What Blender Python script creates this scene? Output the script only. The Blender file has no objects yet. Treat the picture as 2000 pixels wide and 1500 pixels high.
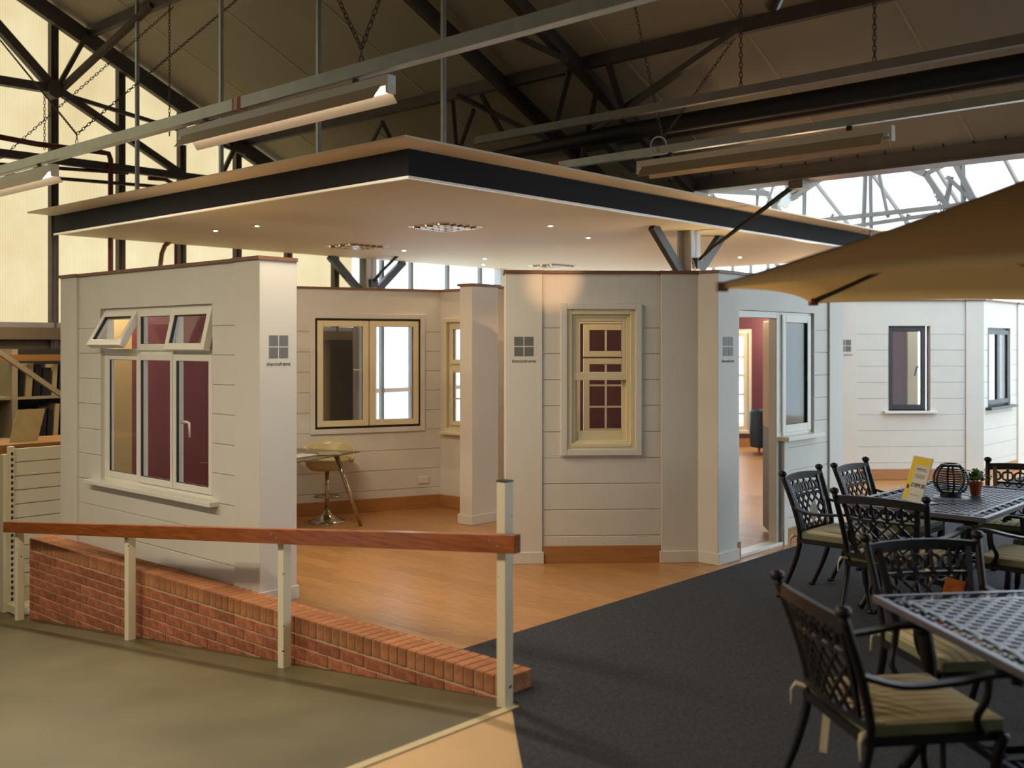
import bpy, math, random
from mathutils import Vector, Matrix
random.seed(7)
S = bpy.context.scene
COL = S.collection

# ------------------------------------------------------------------ camera
F_PX, HORIZON = 2017.0, 673.0
EYE = 1.8
cam_d = bpy.data.cameras.new('camera'); cam = bpy.data.objects.new('camera', cam_d); COL.objects.link(cam)
cam_d.sensor_width = 36.0; cam_d.lens = 36.0 * F_PX / 2000.0
cam_d.shift_y = -(750 - HORIZON) / 2000.0
cam_d.clip_end = 300; cam_d.clip_start = 0.05
cam.location = (0, 0, EYE); cam.rotation_euler = (math.radians(90), 0, 0)
cam_d.dof.use_dof = True; cam_d.dof.focus_distance = 8.3; cam_d.dof.aperture_fstop = 1.6
S.camera = cam

# ------------------------------------------------------------------ world: overcast daylight
W = bpy.data.worlds.new('overcast_sky'); S.world = W; W.use_nodes = True
bg = W.node_tree.nodes['Background']
bg.inputs[0].default_value = (0.80, 0.91, 1.0, 1); bg.inputs[1].default_value = 2.3

# ------------------------------------------------------------------ exposure
vs = S.view_settings
vs.view_transform = 'Standard'; vs.look = 'None'; vs.gamma = 1.0; vs.exposure = 0.42; vs.use_curve_mapping = False
S.cycles.use_denoising = True
S.cycles.max_bounces = 6; S.cycles.transparent_max_bounces = 10; S.cycles.diffuse_bounces = 3; S.cycles.glossy_bounces = 3
S.cycles.use_adaptive_sampling = True; S.cycles.adaptive_threshold = 0.09; S.cycles.adaptive_min_samples = 16
S.cycles.caustics_reflective = False; S.cycles.caustics_refractive = False
S.cycles.sample_clamp_indirect = 6.0

# ------------------------------------------------------------------ the building's grid (turned against the view)
TH = math.atan2(0.7402, 0.6724)
CA, SA = math.cos(TH), math.sin(TH)
def G(q, c, z=0.0): return Vector((CA * q - SA * c, SA * q + CA * c, z))
class Frame:
    """s along a wall (left to right), n out of it, z up; origin and direction in grid units"""
    def __init__(self, q, c, dq, dc):
        l = math.hypot(dq, dc); dq /= l; dc /= l
        self.o = G(q, c); self.d = G(dq, dc); self.n = Vector((self.d.y, -self.d.x, 0))
    def __call__(self, s, n, z): return self.o + self.d * s + self.n * n + Vector((0, 0, z))
def GF(x, y, z): return G(x, y, z)
def ID(x, y, z): return Vector((x, y, z))

# ------------------------------------------------------------------ materials
def lin(c):
    return tuple(((v / 255.0) / 12.92 if v <= 10 else ((v / 255.0 + 0.055) / 1.055) ** 2.4) for v in c) + (1,)
def mat(name, rgb, rough=0.6, metal=0.0, var=0.0, scale=8.0, bump=0.0, spec=0.5, stretch=None, rnd=0.0, rgb2=None, bscale=None):
    m = bpy.data.materials.new(name); m.use_nodes = True
    nt = m.node_tree; b = nt.nodes['Principled BSDF']
    b.inputs['Base Color'].default_value = lin(rgb); b.inputs['Roughness'].default_value = rough
    b.inputs['Metallic'].default_value = metal; b.inputs['Specular IOR Level'].default_value = spec
    if var > 0 or bump > 0 or rgb2:
        tc = nt.nodes.new('ShaderNodeTexCoord'); mp = nt.nodes.new('ShaderNodeMapping')
        nt.links.new(tc.outputs['Object'], mp.inputs[0])
        if stretch:
            mp.inputs['Rotation'].default_value = (0, 0, stretch[3]) if len(stretch) > 3 else (0, 0, 0)
            mp.inputs['Scale'].default_value = stretch[:3]
        no = nt.nodes.new('ShaderNodeTexNoise'); no.inputs['Scale'].default_value = scale; no.inputs['Detail'].default_value = 6
        nt.links.new(mp.outputs[0], no.inputs['Vector'])
        c0 = lin(rgb)
        if rgb2: c1 = lin(rgb2)
        else: c1 = tuple(v * (1 - var) for v in c0[:3]) + (1,)
        rp = nt.nodes.new('ShaderNodeValToRGB'); rp.color_ramp.elements[0].position = 0.3; rp.color_ramp.elements[1].position = 0.7
        rp.color_ramp.elements[0].color = c1; rp.color_ramp.elements[1].color = c0
        nt.links.new(no.outputs['Fac'], rp.inputs[0])
        out = rp.outputs[0]
        if rnd > 0:
            oi = nt.nodes.new('ShaderNodeObjectInfo'); hs = nt.nodes.new('ShaderNodeHueSaturation')
            mr = nt.nodes.new('ShaderNodeMapRange'); mr.inputs['To Min'].default_value = 1 - rnd; mr.inputs['To Max'].default_value = 1 + rnd
            nt.links.new(oi.outputs['Random'], mr.inputs['Value']); nt.links.new(mr.outputs[0], hs.inputs['Value'])
            nt.links.new(out, hs.inputs['Color']); out = hs.outputs[0]
        nt.links.new(out, b.inputs['Base Color'])
        if bump > 0:
            n2 = no
            if bscale:
                n2 = nt.nodes.new('ShaderNodeTexNoise'); n2.inputs['Scale'].default_value = bscale
                nt.links.new(mp.outputs[0], n2.inputs['Vector'])
            bp = nt.nodes.new('ShaderNodeBump'); bp.inputs['Strength'].default_value = bump; bp.inputs['Distance'].default_value = 0.01
            nt.links.new(n2.outputs['Fac'], bp.inputs['Height']); nt.links.new(bp.outputs[0], b.inputs['Normal'])
    return m
def emit(name, rgb, strength):
    m = bpy.data.materials.new(name); m.use_nodes = True; nt = m.node_tree
    b = nt.nodes['Principled BSDF']; b.inputs['Base Color'].default_value = lin(rgb)
    b.inputs['Emission Color'].default_value = lin(rgb); b.inputs['Emission Strength'].default_value = strength
    return m
def glassy(name, tint, refl=0.08, rough=0.02, body=0.0, bodycol=(1, 1, 1)):
    """thin sheet: lets light straight through, mirrors a little, may be milky"""
    m = bpy.data.materials.new(name); m.use_nodes = True; nt = m.node_tree; nt.nodes.clear()
    o = nt.nodes.new('ShaderNodeOutputMaterial'); t = nt.nodes.new('ShaderNodeBsdfTransparent'); t.inputs[0].default_value = tint + (1,)
    g = nt.nodes.new('ShaderNodeBsdfGlossy'); g.inputs['Roughness'].default_value = rough
    lw = nt.nodes.new('ShaderNodeLayerWeight'); lw.inputs['Blend'].default_value = 0.5
    pw_ = nt.nodes.new('ShaderNodeMath'); pw_.operation = 'POWER'; pw_.inputs[1].default_value = 4.0
    nt.links.new(lw.outputs['Facing'], pw_.inputs[0])
    ad = nt.nodes.new('ShaderNodeMath'); ad.operation = 'MULTIPLY_ADD'; ad.inputs[1].default_value = 0.55; ad.inputs[2].default_value = refl
    nt.links.new(pw_.outputs[0], ad.inputs[0])
    x = nt.nodes.new('ShaderNodeMixShader'); nt.links.new(ad.outputs[0], x.inputs[0]); 
    src = t
    if body > 0:
        d = nt.nodes.new('ShaderNodeBsdfTranslucent'); d.inputs[0].default_value = tuple(bodycol) + (1,)
        y = nt.nodes.new('ShaderNodeMixShader'); y.inputs[0].default_value = body
        nt.links.new(t.outputs[0], y.inputs[1]); nt.links.new(d.outputs[0], y.inputs[2]); src = y
    nt.links.new(src.outputs[0], x.inputs[1]); nt.links.new(g.outputs[0], x.inputs[2]); nt.links.new(x.outputs[0], o.inputs[0])
    return m
def polycarb(name, c0, c1, scale):
    """ribbed translucent sheeting: tinted see-through with fine vertical flutes"""
    m = bpy.data.materials.new(name); m.use_nodes = True; nt = m.node_tree; nt.nodes.clear()
    o = nt.nodes.new('ShaderNodeOutputMaterial'); t = nt.nodes.new('ShaderNodeBsdfTransparent')
    tc = nt.nodes.new('ShaderNodeTexCoord'); mp = nt.nodes.new('ShaderNodeMapping'); mp.inputs['Rotation'].default_value = (0, 0, -TH)
    wv = nt.nodes.new('ShaderNodeTexWave'); wv.inputs['Scale'].default_value = scale; wv.bands_direction = 'X'
    no = nt.nodes.new('ShaderNodeTexNoise'); no.inputs['Scale'].default_value = 0.9; no.inputs['Detail'].default_value = 5
    ma = nt.nodes.new('ShaderNodeMath'); ma.operation = 'MULTIPLY_ADD'; ma.inputs[1].default_value = 0.10
    rp = nt.nodes.new('ShaderNodeValToRGB'); rp.color_ramp.elements[0].color = c0 + (1,); rp.color_ramp.elements[1].color = c1 + (1,)
    rp.color_ramp.elements[0].position = 0.3; rp.color_ramp.elements[1].position = 0.85
    nt.links.new(tc.outputs['Object'], mp.inputs[0]); nt.links.new(mp.outputs[0], wv.inputs['Vector']); nt.links.new(tc.outputs['Object'], no.inputs['Vector'])
    nt.links.new(wv.outputs['Fac'], ma.inputs[0]); nt.links.new(no.outputs['Fac'], ma.inputs[2]); nt.links.new(ma.outputs[0], rp.inputs[0])
    nt.links.new(rp.outputs[0], t.inputs[0]); nt.links.new(t.outputs[0], o.inputs[0])
    return m
def cloth(name, rgb, trans):
    m = bpy.data.materials.new(name); m.use_nodes = True; nt = m.node_tree; nt.nodes.clear()
    o = nt.nodes.new('ShaderNodeOutputMaterial'); d = nt.nodes.new('ShaderNodeBsdfDiffuse'); d.inputs[0].default_value = lin(rgb)
    t = nt.nodes.new('ShaderNodeBsdfTranslucent'); t.inputs[0].default_value = lin(trans)
    x = nt.nodes.new('ShaderNodeMixShader'); x.inputs[0].default_value = 0.66
    tc = nt.nodes.new('ShaderNodeTexCoord'); no = nt.nodes.new('ShaderNodeTexNoise'); no.inputs['Scale'].default_value = 9
    bp = nt.nodes.new('ShaderNodeBump'); bp.inputs['Strength'].default_value = 0.15
    nt.links.new(tc.outputs['Object'], no.inputs[0]); nt.links.new(no.outputs['Fac'], bp.inputs['Height']); nt.links.new(bp.outputs[0], d.inputs['Normal'])
    nt.links.new(d.outputs[0], x.inputs[1]); nt.links.new(t.outputs[0], x.inputs[2]); nt.links.new(x.outputs[0], o.inputs[0])
    return m
def stripes(name, c0, c1, scale):
    m = bpy.data.materials.new(name); m.use_nodes = True; nt = m.node_tree; b = nt.nodes['Principled BSDF']
    b.inputs['Roughness'].default_value = 0.9
    tc = nt.nodes.new('ShaderNodeTexCoord'); wv = nt.nodes.new('ShaderNodeTexWave'); wv.bands_direction = 'X'; wv.inputs['Scale'].default_value = scale
    rp = nt.nodes.new('ShaderNodeValToRGB'); rp.color_ramp.elements[0].color = lin(c1); rp.color_ramp.elements[1].color = lin(c0)
    rp.color_ramp.elements[0].position = 0.08; rp.color_ramp.elements[1].position = 0.3
    nt.links.new(tc.outputs['Object'], wv.inputs['Vector']); nt.links.new(wv.outputs['Fac'], rp.inputs[0]); nt.links.new(rp.outputs[0], b.inputs['Base Color'])
    return m

M = {}
M['white'] = mat('white_paint', (214, 210, 200), 0.55, var=0.04, scale=3)
M['whiteboard'] = mat('white_cladding', (214, 211, 202), 0.5, var=0.05, scale=4)
M['upvc'] = mat('white_upvc', (226, 224, 214), 0.3)
M['cream'] = mat('cream_frame', (222, 210, 174), 0.35)
M['maroon'] = mat('maroon_paint', (100, 47, 56), 0.5, var=0.1, scale=2)
M['darkframe'] = mat('dark_brown_frame', (52, 46, 48), 0.4)
M['anthracite'] = mat('anthracite_frame', (44, 49, 56), 0.4)
M['black'] = mat('black_gasket', (20, 18, 16), 0.5)
M['glass'] = glassy('window_glass', (0.95, 0.96, 0.96), 0.02)
M['frost'] = glassy('greenish_glass', (0.30, 0.40, 0.41), 0.10, 0.05, 0.5, (0.34, 0.45, 0.46))
M['capwood'] = mat('capping_wood', (128, 84, 58), 0.5, var=0.25, scale=4, stretch=(8, 8, 1))
M['skirtwood'] = mat('skirting_wood', (176, 122, 72), 0.42, var=0.22, scale=3, stretch=(1, 1, 14))
M['plank'] = mat('floor_plank', (188, 140, 88), 0.30, scale=5, stretch=(14, 1.2, 1), rgb2=(156, 108, 62), rnd=0.10, spec=0.45)
M['woodbase'] = mat('floor_wood', (200, 146, 88), 0.35, scale=5, stretch=(12, 1.2, 1, -TH), rgb2=(170, 114, 62))
M['carpet'] = mat('grey_carpet', (76, 76, 80), 0.95, scale=60, rgb2=(56, 57, 61), bump=0.6, bscale=260, spec=0.1)
M['concrete'] = mat('ramp_concrete', (98, 91, 64), 0.42, scale=1.6, rgb2=(80, 74, 52), bump=0.03, bscale=30)
M['beige'] = mat('beige_screed', (204, 168, 122), 0.6, var=0.12, scale=3)
M['nosing'] = mat('nosing_strip', (196, 180, 140), 0.4)
M['brick'] = mat('red_brick', (182, 116, 86), 0.85, scale=24, rgb2=(144, 86, 63), bump=0.5, bscale=70, rnd=0.22, spec=0.2)
M['capbrick'] = mat('capping_brick', (188, 130, 90), 0.8, scale=18, rgb2=(150, 98, 68), bump=0.4, bscale=60, rnd=0.16, spec=0.2)
M['mortar'] = mat('mortar', (208, 188, 150), 0.9, var=0.25, scale=20, bump=0.3)
M['railwood'] = mat('varnished_pine', (164, 92, 38), 0.28, scale=3, stretch=(1.5, 1.5, 26), rgb2=(120, 58, 20), spec=0.5)
M['postpaint'] = mat('chipped_cream_paint', (224, 216, 186), 0.45, scale=26)
def chip(m):
    nt = m.node_tree; b = nt.nodes['Principled BSDF']
    tc = nt.nodes.new('ShaderNodeTexCoord'); no = nt.nodes.new('ShaderNodeTexNoise'); no.inputs['Scale'].default_value = 14; no.inputs['Detail'].default_value = 4
    rp = nt.nodes.new('ShaderNodeValToRGB'); rp.color_ramp.elements[0].position = 0.30; rp.color_ramp.elements[1].position = 0.312
    rp.color_ramp.elements[0].color = lin((40, 36, 32)); rp.color_ramp.elements[1].color = lin((226, 218, 190))
    nt.links.new(tc.outputs['Object'], no.inputs['Vector']); nt.links.new(no.outputs['Fac'], rp.inputs[0]); nt.links.new(rp.outputs[0], b.inputs['Base Color'])
chip(M['postpaint'])
M['fascia'] = mat('navy_fascia', (17, 18, 22), 0.75, spec=0.2)
M['soffit'] = mat('canopy_soffit', (200, 190, 154), 0.7, var=0.03, scale=1.5)
M['sheet'] = mat('canopy_sheet', (214, 200, 172), 0.6)
M['lining'] = mat('roof_lining', (178, 168, 148), 0.75, var=0.12, scale=1.2)
M['seam'] = mat('roof_seam', (186, 176, 150), 0.6)
M['steel'] = mat('dark_steel', (80, 70, 63), 0.55, metal=0.2, var=0.25, scale=5)
M['greysteel'] = mat('grey_steel', (128, 126, 124), 0.5, metal=0.3, var=0.15, scale=5)
M['gutter'] = mat('gutter_steel', (136, 124, 116), 0.5, metal=0.2, var=0.2, scale=4)
M['galv'] = mat('galvanised', (168, 174, 172), 0.35, metal=0.7, var=0.15, scale=10)
M['palesteel'] = mat('pale_painted_steel', (200, 204, 206), 0.45)
M['redpipe'] = mat('oxide_red_pipe', (96, 34, 30), 0.45)
M['duct'] = mat('black_duct', (20, 19, 19), 0.6)
M['blackpl'] = mat('black_plastic', (16, 16, 16), 0.4)
M['fixture'] = mat('fixture_white', (206, 208, 198), 0.35)
M['reflector'] = mat('tube_reflector', (186, 172, 150), 0.4, metal=0.2)
M['tube'] = emit('tube_glow', (255, 240, 226), 5.0)
M['tubeoff'] = mat('tube_glass', (228, 224, 210), 0.3)
M['lamp'] = emit('halogen_glow', (255, 226, 190), 30.0)
M['louvre'] = mat('louvre_metal', (196, 180, 152), 0.22, metal=0.8)
M['louvretube'] = emit('louvre_tube', (255, 226, 190), 1.6)
M['orange'] = mat('orange_clip', (196, 84, 48), 0.5)
M['poly'] = polycarb('yellowed_polycarbonate', (0.55, 0.458, 0.315), (0.645, 0.573, 0.44), 16)
M['clear'] = bpy.data.materials.new('roof_glass'); M['clear'].use_nodes = True
_nt = M['clear'].node_tree; _nt.nodes.clear(); _o = _nt.nodes.new('ShaderNodeOutputMaterial'); _t = _nt.nodes.new('ShaderNodeBsdfTransparent')
_t.inputs[0].default_value = (0.95, 0.965, 0.97, 1); _nt.links.new(_t.outputs[0], _o.inputs[0])
M['castmetal'] = mat('cast_aluminium', (44, 42, 44), 0.42, metal=0.55, var=0.25, scale=30)
M['tabletop'] = mat('cast_table_top', (104, 104, 116), 0.36, metal=0.5, var=0.2, scale=20)
M['cushion'] = stripes('striped_cushion', (206, 192, 156), (158, 158, 126), 6.5)
M['piping'] = mat('sage_piping', (118, 122, 92), 0.9)
M['tie'] = mat('cushion_tie', (198, 190, 160), 0.9)
M['parasol'] = cloth('parasol_canvas', (112, 102, 84), (228, 186, 118))
M['rib'] = mat('parasol_rib', (26, 20, 18), 0.45)
M['chrome'] = mat('chrome', (190, 182, 172), 0.12, metal=1.0)
M['stoolseat'] = mat('stool_cream_shell', (190, 176, 136), 0.22)
M['glasstop'] = glassy('table_glass', (0.55, 0.60, 0.52), 0.2, 0.03, 0.35, (0.5, 0.52, 0.42))
M['paper'] = mat('paper', (206, 202, 190), 0.7)
M['papergrn'] = mat('brochure', (150, 152, 118), 0.5, var=0.4, scale=14)
M['leather'] = mat('black_leather', (15, 14, 14), 0.5, spec=0.25)
M['redwood'] = mat('reddish_wood', (150, 70, 40), 0.4)
M['olivecream'] = mat('olive_cream_paint', (150, 132, 92), 0.6)
M['tan'] = mat('tan_panel', (214, 178, 118), 0.5)
M['greypanel'] = mat('grey_panel', (134, 132, 130), 0.5)
M['logo'] = mat('logo_grey', (106, 108, 106), 0.5)
M['logotext'] = mat('logo_text', (70, 62, 58), 0.5)
M['yellow'] = mat('sign_yellow', (236, 206, 40), 0.4)
M['acrylic'] = mat('sign_white', (214, 212, 206), 0.25)
M['ink'] = mat('sign_ink', (40, 40, 44), 0.5)
M['greyink'] = mat('sign_grey_ink', (150, 148, 146), 0.5)
M['terracotta'] = mat('terracotta', (176, 82, 50), 0.7, var=0.2, scale=20)
M['leaf'] = mat('plant_leaf', (108, 150, 58), 0.5, var=0.5, scale=30, rnd=0.2)
M['soil'] = mat('soil', (40, 28, 20), 0.9)
M['gondola'] = mat('gondola_panel', (206, 198, 170), 0.5)
M['slot'] = mat('slot_dark', (30, 26, 22), 0.6)
M['ochre'] = mat('ochre_wood', (138, 96, 40), 0.5, var=0.25, scale=6, stretch=(1, 1, 12))
M['darkbox'] = mat('dark_packaging', (26, 25, 26), 0.3, rnd=0.3, var=0.2)
M['palebox'] = mat('pale_packaging', (158, 140, 98), 0.4, rnd=0.2, var=0.2)
M['shelfpaint'] = mat('shelf_paint', (140, 128, 102), 0.5)
M['dado'] = mat('dado_wall', (92, 78, 56), 0.8, var=0.2, scale=2)
M['softwhite'] = mat('back_wall', (150, 146, 136), 0.8)
M['socket'] = mat('socket_plate', (224, 214, 196), 0.3)
M['card'] = mat('orange_card', (222, 140, 30), 0.4, scale=20, rgb2=(200, 80, 24))

# ------------------------------------------------------------------ mesh helpers
BASE = {}
class MB:
    def __init__(self): self.v = []; self.f = []
    def quadbox(self, P):
        b = len(self.v); self.v += [Vector(p) for p in P]
        self.f += [(b+0,b+3,b+2,b+1),(b+4,b+5,b+6,b+7),(b+0,b+1,b+5,b+4),(b+1,b+2,b+6,b+5),(b+2,b+3,b+7,b+6),(b+3,b+0,b+4,b+7)]
        return self
    def box(self, F, x0, x1, y0, y1, z0, z1):
        return self.quadbox([F(x0,y0,z0),F(x1,y0,z0),F(x1,y1,z0),F(x0,y1,z0),F(x0,y0,z1),F(x1,y0,z1),F(x1,y1,z1),F(x0,y1,z1)])
    def ring(self, F, s0, s1, z0, z1, w, n0, n1, wb=None):
        wb = wb or w
        self.box(F, s0, s0+w, n0, n1, z0, z1); self.box(F, s1-w, s1, n0, n1, z0, z1)
        self.box(F, s0+w, s1-w, n0, n1, z1-w, z1); self.box(F, s0+w, s1-w, n0, n1, z0, z0+wb)
        return self
    def beam(self, p0, p1, w, h, up=(0,0,1)):
        p0, p1 = Vector(p0), Vector(p1); d = (p1-p0).normalized(); up = Vector(up)
        if abs(d.dot(up)) > 0.98: up = Vector((1,0,0))
        x = d.cross(up).normalized(); y = x.cross(d).normalized(); a = x*w/2; b = y*h/2
        return self.quadbox([p0-a-b,p0+a-b,p0+a+b,p0-a+b,p1-a-b,p1+a-b,p1+a+b,p1-a+b])
    def tube(self, pts, r, n=8, cap=True):
        pts = [Vector(p) for p in pts]; rs = r if isinstance(r, (list, tuple)) else [r]*len(pts)
        prev = None; b0 = len(self.v)
        for i, p in enumerate(pts):
            if i == 0: d = pts[1]-pts[0]
            elif i == len(pts)-1: d = pts[-1]-pts[-2]
            else: d = (pts[i+1]-p).normalized() + (p-pts[i-1]).normalized()
            d.normalize()
            if prev is None:
                u = Vector((0,0,1)) if abs(d.z) < 0.9 else Vector((1,0,0)); x = d.cross(u).normalized()
            else: x = (prev - d*prev.dot(d)).normalized()
            prev = x; y = d.cross(x)
            for k in range(n):
                a = 2*math.pi*k/n; self.v.append(p + (x*math.cos(a) + y*math.sin(a))*rs[i])
        for i in range(len(pts)-1):
            for k in range(n):
                a = b0+i*n+k; c = b0+i*n+(k+1)%n
                self.f.append((a, c, c+n, a+n))
        if cap:
            self.f.append(tuple(b0+k for k in range(n))[::-1]); e = b0+(len(pts)-1)*n; self.f.append(tuple(e+k for k in range(n)))
        return self
    def lathe(self, prof, c=(0,0,0), n=24, sx=1.0, sy=1.0):
        c = Vector(c); b0 = len(self.v)
        for r, z in prof:
            for k in range(n):
                a = 2*math.pi*k/n; self.v.append(c + Vector((r*math.cos(a)*sx, r*math.sin(a)*sy, z)))
        for i in range(len(prof)-1):
            for k in range(n):
                a = b0+i*n+k; d = b0+i*n+(k+1)%n; self.f.append((a, d, d+n, a+n))
        self.f.append(tuple(b0+k for k in range(n))[::-1]); e = b0+(len(prof)-1)*n; self.f.append(tuple(e+k for k in range(n)))
        return self
    def prism(self, F, poly, z0, z1):
        n = len(poly); b = len(self.v)
        self.v += [F(x, y, z0) for x, y in poly] + [F(x, y, z1) for x, y in poly]
        self.f += [tuple(b+i for i in range(n))[::-1], tuple(b+n+i for i in range(n))]
        for i in range(n): j = (i+1) % n; self.f.append((b+i, b+j, b+n+j, b+n+i))
        return self
    def ringlink(self, c, ax, ay, ra, rb, r, n=8, m=4):
        b0 = len(self.v); c = Vector(c); az = ax.cross(ay)
        for i in range(n):
            t = 2*math.pi*i/n; p = c + ax*ra*math.cos(t) + ay*rb*math.sin(t)
            o = (ax*math.cos(t) + ay*math.sin(t)).normalized()
            for k in range(m):
                a = 2*math.pi*k/m; self.v.append(p + o*r*math.cos(a) + az*r*math.sin(a))
        for i in range(n):
            for k in range(m):
                a = b0+i*m+k; d = b0+i*m+(k+1)%m; e = b0+((i+1)%n)*m; self.f.append((a, d, e+(k+1)%m, e+k))
        return self
    def chain(self, p0, p1, link=0.05, r=0.004):
        p0, p1 = Vector(p0), Vector(p1); d = p1-p0; L = d.length; d.normalize()
        u = Vector((0,0,1)) if abs(d.z) < 0.9 else Vector((1,0,0)); x = d.cross(u).normalized(); y = d.cross(x)
        k = max(2, int(L/(link*0.8)))
        for i in range(k):
            self.ringlink(p0 + d*(L*(i+0.5)/k), d, x if i % 2 else y, link*0.55, link*0.26, r, 8, 4)
        return self
    def build(self, name, material, parent=None, smooth=False, bevel=0.0, solid=0.0, sub=0, origin=None):
        vs_ = self.v
        inv = None; root = parent
        while root is not None and root.name not in BASE: root = root.parent
        if root is not None: inv = BASE[root.name].inverted()
        if inv is not None: vs_ = [inv @ v for v in vs_]
        off = None
        if origin is not None and parent is None:
            off = Vector(origin); vs_ = [v - off for v in vs_]
        me = bpy.data.meshes.new(name); me.from_pydata([tuple(v) for v in vs_], [], self.f); me.validate()
        import bmesh
        bm = bmesh.new(); bm.from_mesh(me); bmesh.ops.recalc_face_normals(bm, faces=bm.faces); bm.to_mesh(me); bm.free()
        me.materials.append(M[material] if isinstance(material, str) else material)
        if smooth:
            for p in me.polygons: p.use_smooth = True
        o = bpy.data.objects.new(name, me); COL.objects.link(o)
        if parent is not None: o.parent = parent
        if off is not None: o.location = off
        if solid:
            s = o.modifiers.new('solid', 'SOLIDIFY'); s.thickness = solid; s.offset = 0
        if bevel:
            b = o.modifiers.new('bevel', 'BEVEL'); b.width = bevel; b.segments = 1 if bevel < 0.004 else 2; b.limit_method = 'ANGLE'
        if sub:
            s = o.modifiers.new('sub', 'SUBSURF'); s.levels = sub; s.render_levels = sub
        return o
def tag(o, label, cat=None, group=None, kind=None):
    o['label'] = label
    if cat: o['category'] = cat
    if group: o['group'] = group
    if kind: o['kind'] = kind
    return o
def thing(name, label, cat, loc=(0,0,0), rz=0.0, group=None, kind=None):
    o = bpy.data.objects.new(name, None); COL.objects.link(o); o.empty_display_size = 0.1
    o.location = loc; o.rotation_euler = (0, 0, rz)
    BASE[o.name] = Matrix.Translation(Vector(loc)) @ Matrix.Rotation(rz, 4, 'Z')
    tag(o, label, cat, group, kind); return o
def inst(mesh_obj, name, parent, loc, rz=0.0):
    """another piece with the same mesh, placed by its own transform under parent (loc in the parent's space)"""
    o = bpy.data.objects.new(name, mesh_obj.data); COL.objects.link(o); o.parent = parent; o.location = loc; o.rotation_euler = (0, 0, rz)
    for md in mesh_obj.modifiers:
        n = o.modifiers.new(md.name, md.type)
        if md.type == 'BEVEL': n.width = md.width; n.segments = md.segments; n.limit_method = md.limit_method
    return o
def copy_tree(o, parent=None):
    c = o.copy(); COL.objects.link(c); c.parent = parent
    for ch in list(o.children): copy_tree(ch, c)
    return c
def lamp(kind, name, loc, energy, color, **kw):
    d = bpy.data.lights.new(name, kind); d.energy = energy; d.color = color
    for k, v in kw.items():
        if k not in ('rot', 'parent'): setattr(d, k, v)
    o = bpy.data.objects.new(name, d); COL.objects.link(o)
    o.location = loc
    if 'rot' in kw: o.rotation_euler = kw['rot']
    if kw.get('parent') is not None:
        p = kw['parent']; o.parent = p; o.matrix_parent_inverse = Matrix.Identity(4)
        o.location = BASE[p.name].inverted() @ Vector(loc)
    return o
def text(body, size, origin, xdir, normal, material, parent, name='lettering', xscale=1.0):
    cu = bpy.data.curves.new(name, 'FONT'); cu.body = body; cu.size = size; cu.align_x = 'CENTER'; cu.align_y = 'CENTER'; cu.extrude = 0.0008
    tmp = bpy.data.objects.new(name, cu); COL.objects.link(tmp)
    me = bpy.data.meshes.new_from_object(tmp.evaluated_get(bpy.context.evaluated_depsgraph_get())); bpy.data.objects.remove(tmp)
    me.materials.clear(); me.materials.append(M[material]); o = bpy.data.objects.new(name, me); COL.objects.link(o)
    x = Vector(xdir).normalized(); z = Vector(normal).normalized(); y = z.cross(x)
    m = Matrix((( x.x*xscale, y.x, z.x, origin[0]), (x.y*xscale, y.y, z.y, origin[1]), (x.z*xscale, y.z, z.z, origin[2]), (0,0,0,1)))
    if parent is not None:
        o.parent = parent; m = BASE[parent.name].inverted() @ m
    o.matrix_local = m
    return o

# rays used to read positions off the photograph at a chosen real plane
def ray(px, py): return Vector(((px-1000)/F_PX, 1.0, (HORIZON-py)/F_PX))
def on_q(px, py, q0):
    d = ray(px, py); t = q0/(CA*d.x + SA*d.y); return Vector((0,0,EYE)) + d*t
def on_c(px, py, c0):
    d = ray(px, py); t = c0/(-SA*d.x + CA*d.y); return Vector((0,0,EYE)) + d*t
def on_z(px, py, z0):
    d = ray(px, py); t = (z0-EYE)/d.z; return Vector((0,0,EYE)) + d*t

# ================================================================== FLOORS
RAMP_C, RAMP_S, LOW_C = 3.453, 0.105, 9.5
LOW_Z = -(LOW_C-RAMP_C)*RAMP_S
QB = 3.878                                     # near face of the brick wall
def ramp_z(c): return -max(0.0, min(c, LOW_C)-RAMP_C)*RAMP_S
fl = thing('floor', 'wood look plank floor of the raised showroom', None, (0,0,0), TH, kind='structure')
MB().box(GF, QB+0.02, 24, 4.32, 9.12, -0.7, -0.004).box(GF, 6.3, 24, 9.12, 12.3, -0.7, -0.004).build('subfloor', 'woodbase', fl)
pw, pl_ = 0.152, 1.25
rows = int((11.2-4.10)/pw)
base_plank = None; row_c = 4.32
for i in range(rows):
    q0 = 4.10 + i*pw; c = 4.32 - (i*0.47 % pl_)
    while c < 9.05:
        c0 = max(c, 4.32); c1 = min(c+pl_, 9.05); c += pl_
        if c1-c0 < 0.1: continue
        if q0 > 7.8 and c0 > 8.0: continue
        full = abs((c1-c0)-pl_) < 1e-4
        if full and base_plank is not None: inst(base_plank, 'plank', fl, (q0, c0, 0)); continue
        m = MB().box(ID, 0.0007, pw-0.0007, 0.0007, (c1-c0)-0.0007, -0.006, 0)
        me_o = None
        m.v = [BASE[fl.name] @ v for v in m.v]
        o = m.build('plank', 'plank', fl); o.location = (q0, c0, 0)
        if full: base_plank = o
carp = MB().prism(ID, [tuple(G(3.80,3.455)[:2]), (0.02,4.75), (0.05,4.3), (0.32,0.3), (12,0.3), tuple(G(16,-4)[:2]), tuple(G(16,4.318)[:2]), tuple(G(4.1,4.318)[:2]), tuple(G(4.1,3.575)[:2]), tuple(G(3.86,3.575)[:2]), tuple(G(3.86,3.46)[:2])], -0.02, 0.004)
tag(carp.build('floor_carpet', 'carpet'), 'dark grey carpet beside the wood floor and brick wall', kind='structure')
bf = MB().box(GF, -9, 24, -9, RAMP_C, -0.3, -0.001)
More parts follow.
